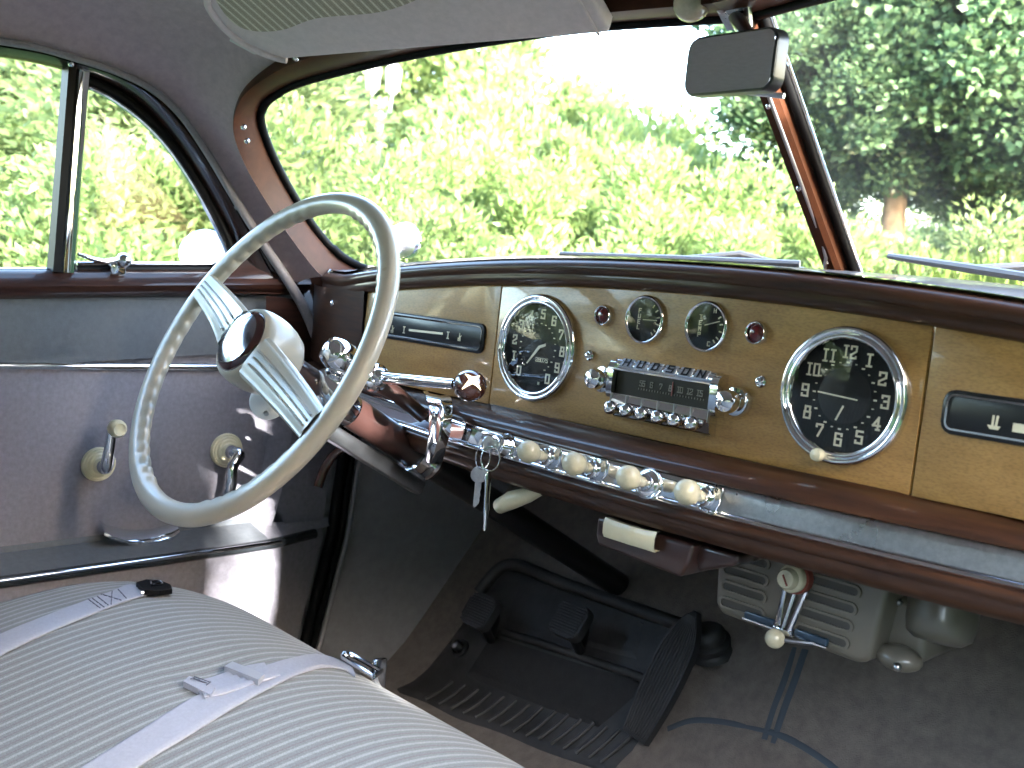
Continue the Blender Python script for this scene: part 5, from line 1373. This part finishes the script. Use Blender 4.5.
def trunk_mesh(name, h, r, seed, forks=5, lean=.1):
    rng = random.Random(seed); mb = MB()
    top = V((rng.uniform(-lean, lean), rng.uniform(-lean, lean), h))
    mid = top * .5 + V((rng.uniform(-.05, .05), rng.uniform(-.05, .05), 0))
    mb.tube([V((0, 0, -.05)), V((0, 0, .1)), mid, top], [r * 1.3, r * 1.05, r * .85, r * .5], seg=12)
    for k in range(forks):
        s = mid.lerp(top, rng.uniform(.0, .95)); a = rng.uniform(0, 2 * pi); l = h * rng.uniform(.35, .7)
        e = s + V((cos(a) * l * .7, sin(a) * l * .7, l * .8)); m_ = s.lerp(e, .5) + V((rng.uniform(-.1, .1) * l, rng.uniform(-.1, .1) * l, -.06 * l))
        mb.tube([s, m_, e], [r * .45, r * .3, r * .1], seg=8)
    return mb
def where(px, dist, py):
    d = sight(px, py); k = dist / sqrt(d.x ** 2 + d.y ** 2); return CP + d * k
cnt = {'n': 0}
def plant(name, kind, px, dist, ytop, rad, label, cat, group, zlow=0.0, trunk=True, seed=0, px_is_xy=None, ztop=None):
    if px_is_xy: x, y = px_is_xy; zt = ztop
    else:
        w = where(px, dist, ytop); x, y, zt = w.x, w.y, w.z
    e = thing(name, (x, y, 0), label, cat, group); e.rotation_euler = (0, 0, (seed * 1.7) % 6.28)
    pool = BUSH[kind]; me = pool[seed % len(pool)]
    o = bpy.data.objects.new('crown' if trunk else 'foliage', me); COL.objects.link(o); o.parent = e
    hz = (zt - zlow) / 2; o.location = (0, 0, zlow + hz); o.scale = (rad, rad, hz / 1.1)
    if trunk:
        tb = trunk_mesh('trunk', max(.5, zlow + hz * .7), max(.025, .045 * rad), seed + 10).build('trunk', M_bark); tb.parent = e
    else:
        tb = trunk_mesh('stem', max(.4, hz * 1.0), .02, seed + 10, 7, .3).build('stem', M_bark); tb.parent = e
    return e
G1 = 'shrubs along the hedge outside'
# shrubs beyond the door windows
plant('shrub', 'light', -60, 4.6, 150, 1.0, 'leafy light green shrub at far left edge of door window', 'shrub', G1, seed=1, trunk=False)
plant('shrub', 'light', 60, 4.4, 188, .85, 'yellow green shrub low behind the chrome division post', 'shrub', G1, seed=2, trunk=False)
plant('shrub', 'light', 170, 4.2, 140, .8, 'yellow green shrub filling the quarter window', 'shrub', G1, seed=3, trunk=False)
plant('small_tree', 'mid', 20, 7.0, 20, 1.7, 'mid green bushy tree above the left door window shrubs', 'tree', None, zlow=.5, seed=4)
plant('small_tree', 'dark', 45, 9.0, -30, 1.9, 'dark green tree behind the chrome division post', 'tree', None, zlow=.8, seed=5)
plant('small_tree', 'mid', 190, 7.0, 20, 1.5, 'mid green bushy tree above the quarter window', 'tree', None, zlow=.4, seed=6)
# shrubs beyond the left pane
plant('shrub', 'light', 270, 4.8, 95, .85, 'light green shrub beside the driver side windscreen pillar', 'shrub', G1, seed=7, trunk=False)
plant('shrub', 'light', 385, 4.4, 178, .75, 'light green shrub behind the top of the wheel rim', 'shrub', G1, seed=8, trunk=False)
plant('shrub', 'light', 470, 5.2, 128, .8, 'light green shrub right of the round lamp outside', 'shrub', G1, seed=9, trunk=False)
plant('shrub', 'light', 560, 4.9, 188, .8, 'pale green shrub beyond the middle of the driver side pane', 'shrub', G1, seed=10, trunk=False)
plant('shrub', 'light', 645, 5.4, 150, .8, 'pale green shrub beyond the small gauges', 'shrub', G1, seed=11, trunk=False)
plant('shrub', 'light', 745, 5.2, 192, .8, 'pale green shrub left of the windscreen centre bar', 'shrub', G1, seed=12, trunk=False)
plant('shrub', 'mid', 318, 6.6, 120, .7, 'mid green shrub peeping out left below the street lamp', 'shrub', G1, seed=23, trunk=False)
plant('shrub', 'tall', 505, 7.2, 100, .9, 'feathery pale green bush right below the round topped tree', 'shrub', G1, seed=24, trunk=False)
plant('shrub', 'tall', 600, 7.5, 120, .8, 'feathery pale green bush above the warning light nearest the wheel', 'shrub', G1, seed=25, trunk=False)
plant('shrub', 'tall', 705, 7.5, 150, .8, 'feathery pale green bush under the mirror', 'shrub', G1, seed=26, trunk=False)
plant('small_tree', 'mid', 258, 8.0, -20, .6, 'mid green tree behind the visor end, left of the street lamp', 'tree', None, zlow=.4, seed=13)
plant('small_tree', 'dark', 350, 17.0, -10, 2.6, 'dark green tree standing behind the street lamp', 'tree', None, zlow=.6, seed=14)
plant('small_tree', 'tall', 445, 14.5, -20, 2.0, 'round topped tree right of the street lamp', 'tree', None, zlow=.4, seed=15)
plant('small_tree', 'tall', 545, 12.0, 62, 1.4, 'pale tree beyond the middle of the driver side pane', 'tree', None, zlow=.4, seed=16)
plant('small_tree', 'tall', 640, 11.0, 105, 1.2, 'low pale tree to the left of the mirror', 'tree', None, zlow=.3, seed=17)
plant('small_tree', 'tall', 730, 11.0, 160, 1.0, 'low pale tree near the foot of the centre bar', 'tree', None, zlow=.3, seed=18)
# right pane: the big shade tree with grass at its foot
big = thing('shade_tree', (0, 0, 0), 'large dark green broadleaf tree filling the passenger side windscreen pane', 'tree')
wq = where(893, 7.2, 250); big.location = (wq.x, wq.y, 0)
for i, (px, d, yc, rx, rz) in enumerate(((850, 7.0, 90, .80, .62), (965, 7.3, 80, .85, .65), (900, 7.6, 0, 1.15, .9), (1015, 6.8, 30, .9, .75), (812, 7.2, 25, .62, .65), (1085, 7.0, 70, .9, .8), (838, 7.4, 165, .42, .34), (965, 7.5, 172, .5, .3), (1040, 7.2, 165, .5, .36))):
    c = where(px, d, yc); o = bpy.data.objects.new('crown', BUSH['dark'][i % 2]); COL.objects.link(o); o.parent = big
    o.location = c - big.location; o.scale = (rx, rx, rz); o.rotation_euler = (0, 0, i * 1.3)
tb = trunk_mesh('trunk', 2.3, .10, 3, 0, .05).build('trunk', M_bark); tb.parent = big
plant('shrub', 'mid', 1015, 9.5, 200, 1.2, 'dark green shrub right of the shade tree trunk', 'shrub', G1, seed=20, trunk=False)
plant('shrub', 'mid', 835, 9.0, 215, 1.0, 'mid green shrub at left of the shade tree trunk', 'shrub', G1, seed=21, trunk=False)
plant('shrub', 'mid', 925, 10.5, 196, 1.4, 'mid green shrub far behind the shade tree trunk', 'shrub', G1, seed=22, trunk=False)
plant('shrub', 'light', 885, 5.2, 238, .6, 'low light green bush in front of the shade tree trunk', 'shrub', G1, seed=27, trunk=False)
plant('shrub', 'light', 990, 5.4, 232, .7, 'low light green bush above the end of the wiper blade', 'shrub', G1, seed=28, trunk=False)
plant('shrub', 'light', 815, 5.2, 222, .6, 'low light green bush behind the foot of the centre bar', 'shrub', G1, seed=29, trunk=False)
# tall grass bank in front of the car
def grass(name, N, seed, m_, h, w, label, spots):
    rng = np.random.default_rng(seed); P = []
    for (x0, y0, x1, y1, ht) in spots:
        n = N // len(spots); a = rng.random((n, 2)); x = x0 + (x1 - x0) * a[:, 0]; y = y0 + (y1 - y0) * a[:, 1]
        P.append(np.stack([x, y, np.full(n, ht)], 1))
    P = np.concatenate(P); n = len(P); ang = rng.random(n) * 6.28; hh = P[:, 2] * rng.uniform(.55, 1.1, n); bend = rng.uniform(.05, .35, n) * hh
    bx, by = np.cos(ang), np.sin(ang); ww = w * rng.uniform(.6, 1.4, n)
    v = np.zeros((n, 5, 3))
    v[:, 0] = np.stack([P[:, 0] - by * ww, P[:, 1] + bx * ww, np.zeros(n)], 1); v[:, 1] = np.stack([P[:, 0] + by * ww, P[:, 1] - bx * ww, np.zeros(n)], 1)
    v[:, 2] = np.stack([P[:, 0] + bx * bend * .35 + by * ww * .8, P[:, 1] + by * bend * .35 - bx * ww * .8, hh * .6], 1); v[:, 4] = np.stack([P[:, 0] + bx * bend * .35 - by * ww * .8, P[:, 1] + by * bend * .35 + bx * ww * .8, hh * .6], 1)
    v[:, 3] = np.stack([P[:, 0] + bx * bend, P[:, 1] + by * bend, hh], 1)
    me = bpy.data.meshes.new(name); me.vertices.add(5 * n); me.vertices.foreach_set('co', v.ravel()); me.loops.add(5 * n); me.loops.foreach_set('vertex_index', np.arange(5 * n))
    me.polygons.add(n); me.polygons.foreach_set('loop_start', np.arange(n) * 5); me.polygons.foreach_set('loop_total', np.full(n, 5)); me.update(); me.materials.append(m_)
    o = bpy.data.objects.new(name, me); COL.objects.link(o); tag(o, label, None, None, 'stuff'); return o
grass('tall_grass', 26000, 5, M_leafG, 1.4, .016, 'bright tall grass growing in front of the car', [(-2.2, 3.6, 3.2, 5.6, 1.2)])

# street lamp with two lanterns
w = where(381, 12.5, 110)
sl = thing('street_lamp', (w.x, w.y, 0), 'street lamp with two white lanterns rising from the shrubs', 'street lamp')
mb = MB(); mb.tube([V((w.x, w.y, 0)), V((w.x, w.y, 1.2)), V((w.x, w.y, w.z + .1))], [.06, .045, .035], seg=14); mb.lathe([(.09, 0), (.09, .25), (.06, .35)], Matrix.Translation((w.x, w.y, 0)), seg=20); mb.build('post', M_iron, sl)
ux = V((CR.x, CR.y, 0)).normalized()
for s_ in (-1, 1):
    c = V((w.x, w.y, w.z)) + ux * (.115 * s_) + V((0, 0, .18))
    mb = MB(); mb.lathe([(.035, 0), (.075, .05), (.095, .25), (.10, .26), (.06, .32), (.02, .36), (0, .37)], Matrix.Translation(c), seg=8); ln = mb.build('lantern', M_lampw, sl, smooth=25)
    mb = MB(); mb.tube([V((w.x, w.y, w.z - .1)), V((w.x, w.y, w.z - .02)) + ux * (.10 * s_), c], .018, seg=8); mb.build('bracket', M_iron, sl)

# shrubs and dry grass seen in dials and chrome; added hedges block sun
for i, (x, y, r, zt) in enumerate(((3.6, -7.4, 1.5, 2.8), (1.2, -9.0, 1.6, 3.0), (-1.8, -9.4, 1.6, 2.9), (-4.6, -8.2, 1.6, 2.8), (-5.6, -5.0, 1.5, 2.7))):
    plant('hedge_shrub', 'mid', 0, 0, 0, r, 'leafy hedge shrub standing behind the car', 'shrub', 'hedge shrubs behind the car', trunk=False, seed=30 + i, px_is_xy=(x, y), ztop=zt)
hd = thing('sun_block_hedge', (4.4, -3.4, 0), 'tall clipped green hedge added out of view to block the low sun', 'hedge')  # unseen hedge, added to stop the sun flooding door and seat
EH = -.99  # edge of the added hedge, trims the sun patch on the door
mb = MB(); mb.box((4.5, EH - 2.6, 1.42), (.9, 5.0, 2.84), bev=.15, seg=3); mb.build('sun_block_core', mat('sun_block_core', (.025, .04, .012), .95), hd)
rng = np.random.default_rng(77); N = 30000
pp = np.stack([rng.uniform(3.9, 4.9, N), EH - .08 - rng.uniform(0, 5.1, N), rng.uniform(0, 2.88, N)], 1)
w_ = rng.integers(0, 3, N); pp[w_ == 0, 0] = 4.02 + rng.normal(0, .05, (w_ == 0).sum()); pp[w_ == 1, 2] = 2.84 + rng.normal(0, .05, (w_ == 1).sum()); k_ = rng.random((w_ == 2).sum()) < .3; idx = np.where(w_ == 2)[0][k_]; pp[idx, 1] = EH - .1 + rng.normal(0, .02, len(idx)); idx2 = np.where(w_ == 2)[0][~k_]; pp[idx2, 0] = 4.0 + rng.normal(0, .05, len(idx2))
t = rng.normal(size=(N, 3)); t /= np.linalg.norm(t, axis=1)[:, None]; b_ = np.cross(t, rng.normal(size=(N, 3))); b_ /= np.linalg.norm(b_, axis=1)[:, None]
vv = np.stack([pp, pp + t * .03 + b_ * .016, pp + t * .065, pp + t * .03 - b_ * .016], 1).reshape(-1, 3)
me = bpy.data.meshes.new('hedge_leaves'); me.vertices.add(4 * N); me.vertices.foreach_set('co', vv.ravel()); me.loops.add(4 * N); me.loops.foreach_set('vertex_index', np.arange(4 * N)); me.polygons.add(N); me.polygons.foreach_set('loop_start', np.arange(N) * 4); me.polygons.foreach_set('loop_total', np.full(N, 4)); me.update(); me.materials.append(M_leafM)
o = bpy.data.objects.new('hedge_leaves', me); COL.objects.link(o); adopt(o, hd)  # leaves of the added sun-blocking hedge
def clipped(cx, cy, sx, sy, h, seed, label):  # unseen hedges added to narrow the sun to a slot for the door
    hd2 = thing('sun_block_hedge', (cx, cy, 0), label, 'hedge')
    mb = MB(); mb.box((cx, cy, h / 2), (sx, sy, h), bev=.05, seg=2); mb.build('sun_block_core', bpy.data.materials['sun_block_core'], hd2)
    r2 = np.random.default_rng(seed); n = 9000
    q = np.stack([cx + (r2.random(n) - .5) * sx, cy + (r2.random(n) - .5) * sy, r2.random(n) * h], 1); w2 = r2.integers(0, 4, n); sg = np.where(r2.random(n) < .5, -1, 1)
    q[w2 == 0, 0] = cx + (sg * sx / 2)[w2 == 0]; q[w2 == 1, 1] = cy + (sg * sy / 2)[w2 == 1]; q[w2 == 2, 2] = h; q[w2 == 3, 0] = cx - sx / 2
    q += r2.normal(0, .012, (n, 3)); t = r2.normal(size=(n, 3)); t /= np.linalg.norm(t, axis=1)[:, None]; b2 = np.cross(t, r2.normal(size=(n, 3))); b2 /= np.linalg.norm(b2, axis=1)[:, None]
    v2 = np.stack([q, q + t * .022 + b2 * .012, q + t * .045, q + t * .022 - b2 * .012], 1).reshape(-1, 3)
    me = bpy.data.meshes.new('hedge_leaves'); me.vertices.add(4 * n); me.vertices.foreach_set('co', v2.ravel()); me.loops.add(4 * n); me.loops.foreach_set('vertex_index', np.arange(4 * n)); me.polygons.add(n); me.polygons.foreach_set('loop_start', np.arange(n) * 4); me.polygons.foreach_set('loop_total', np.full(n, 4)); me.update(); me.materials.append(M_leafM)
    o = bpy.data.objects.new('hedge_leaves', me); COL.objects.link(o); adopt(o, hd2)  # leaves on the added sun blocker
clipped(3.1, -1.75, .6, 2.26, 1.52, 6, 'low clipped hedge added out of view to keep sun off the seat')
clipped(3.1, .275, .6, 1.84, 2.1, 5, 'short clipped hedge added out of view to keep sun off the dashboard')
grass('dry_grass', 4000, 9, M_straw, .8, .012, 'strip of dry straw coloured grass beside the car', [(2.6, -4.5, 3.6, 1.5, .75)])
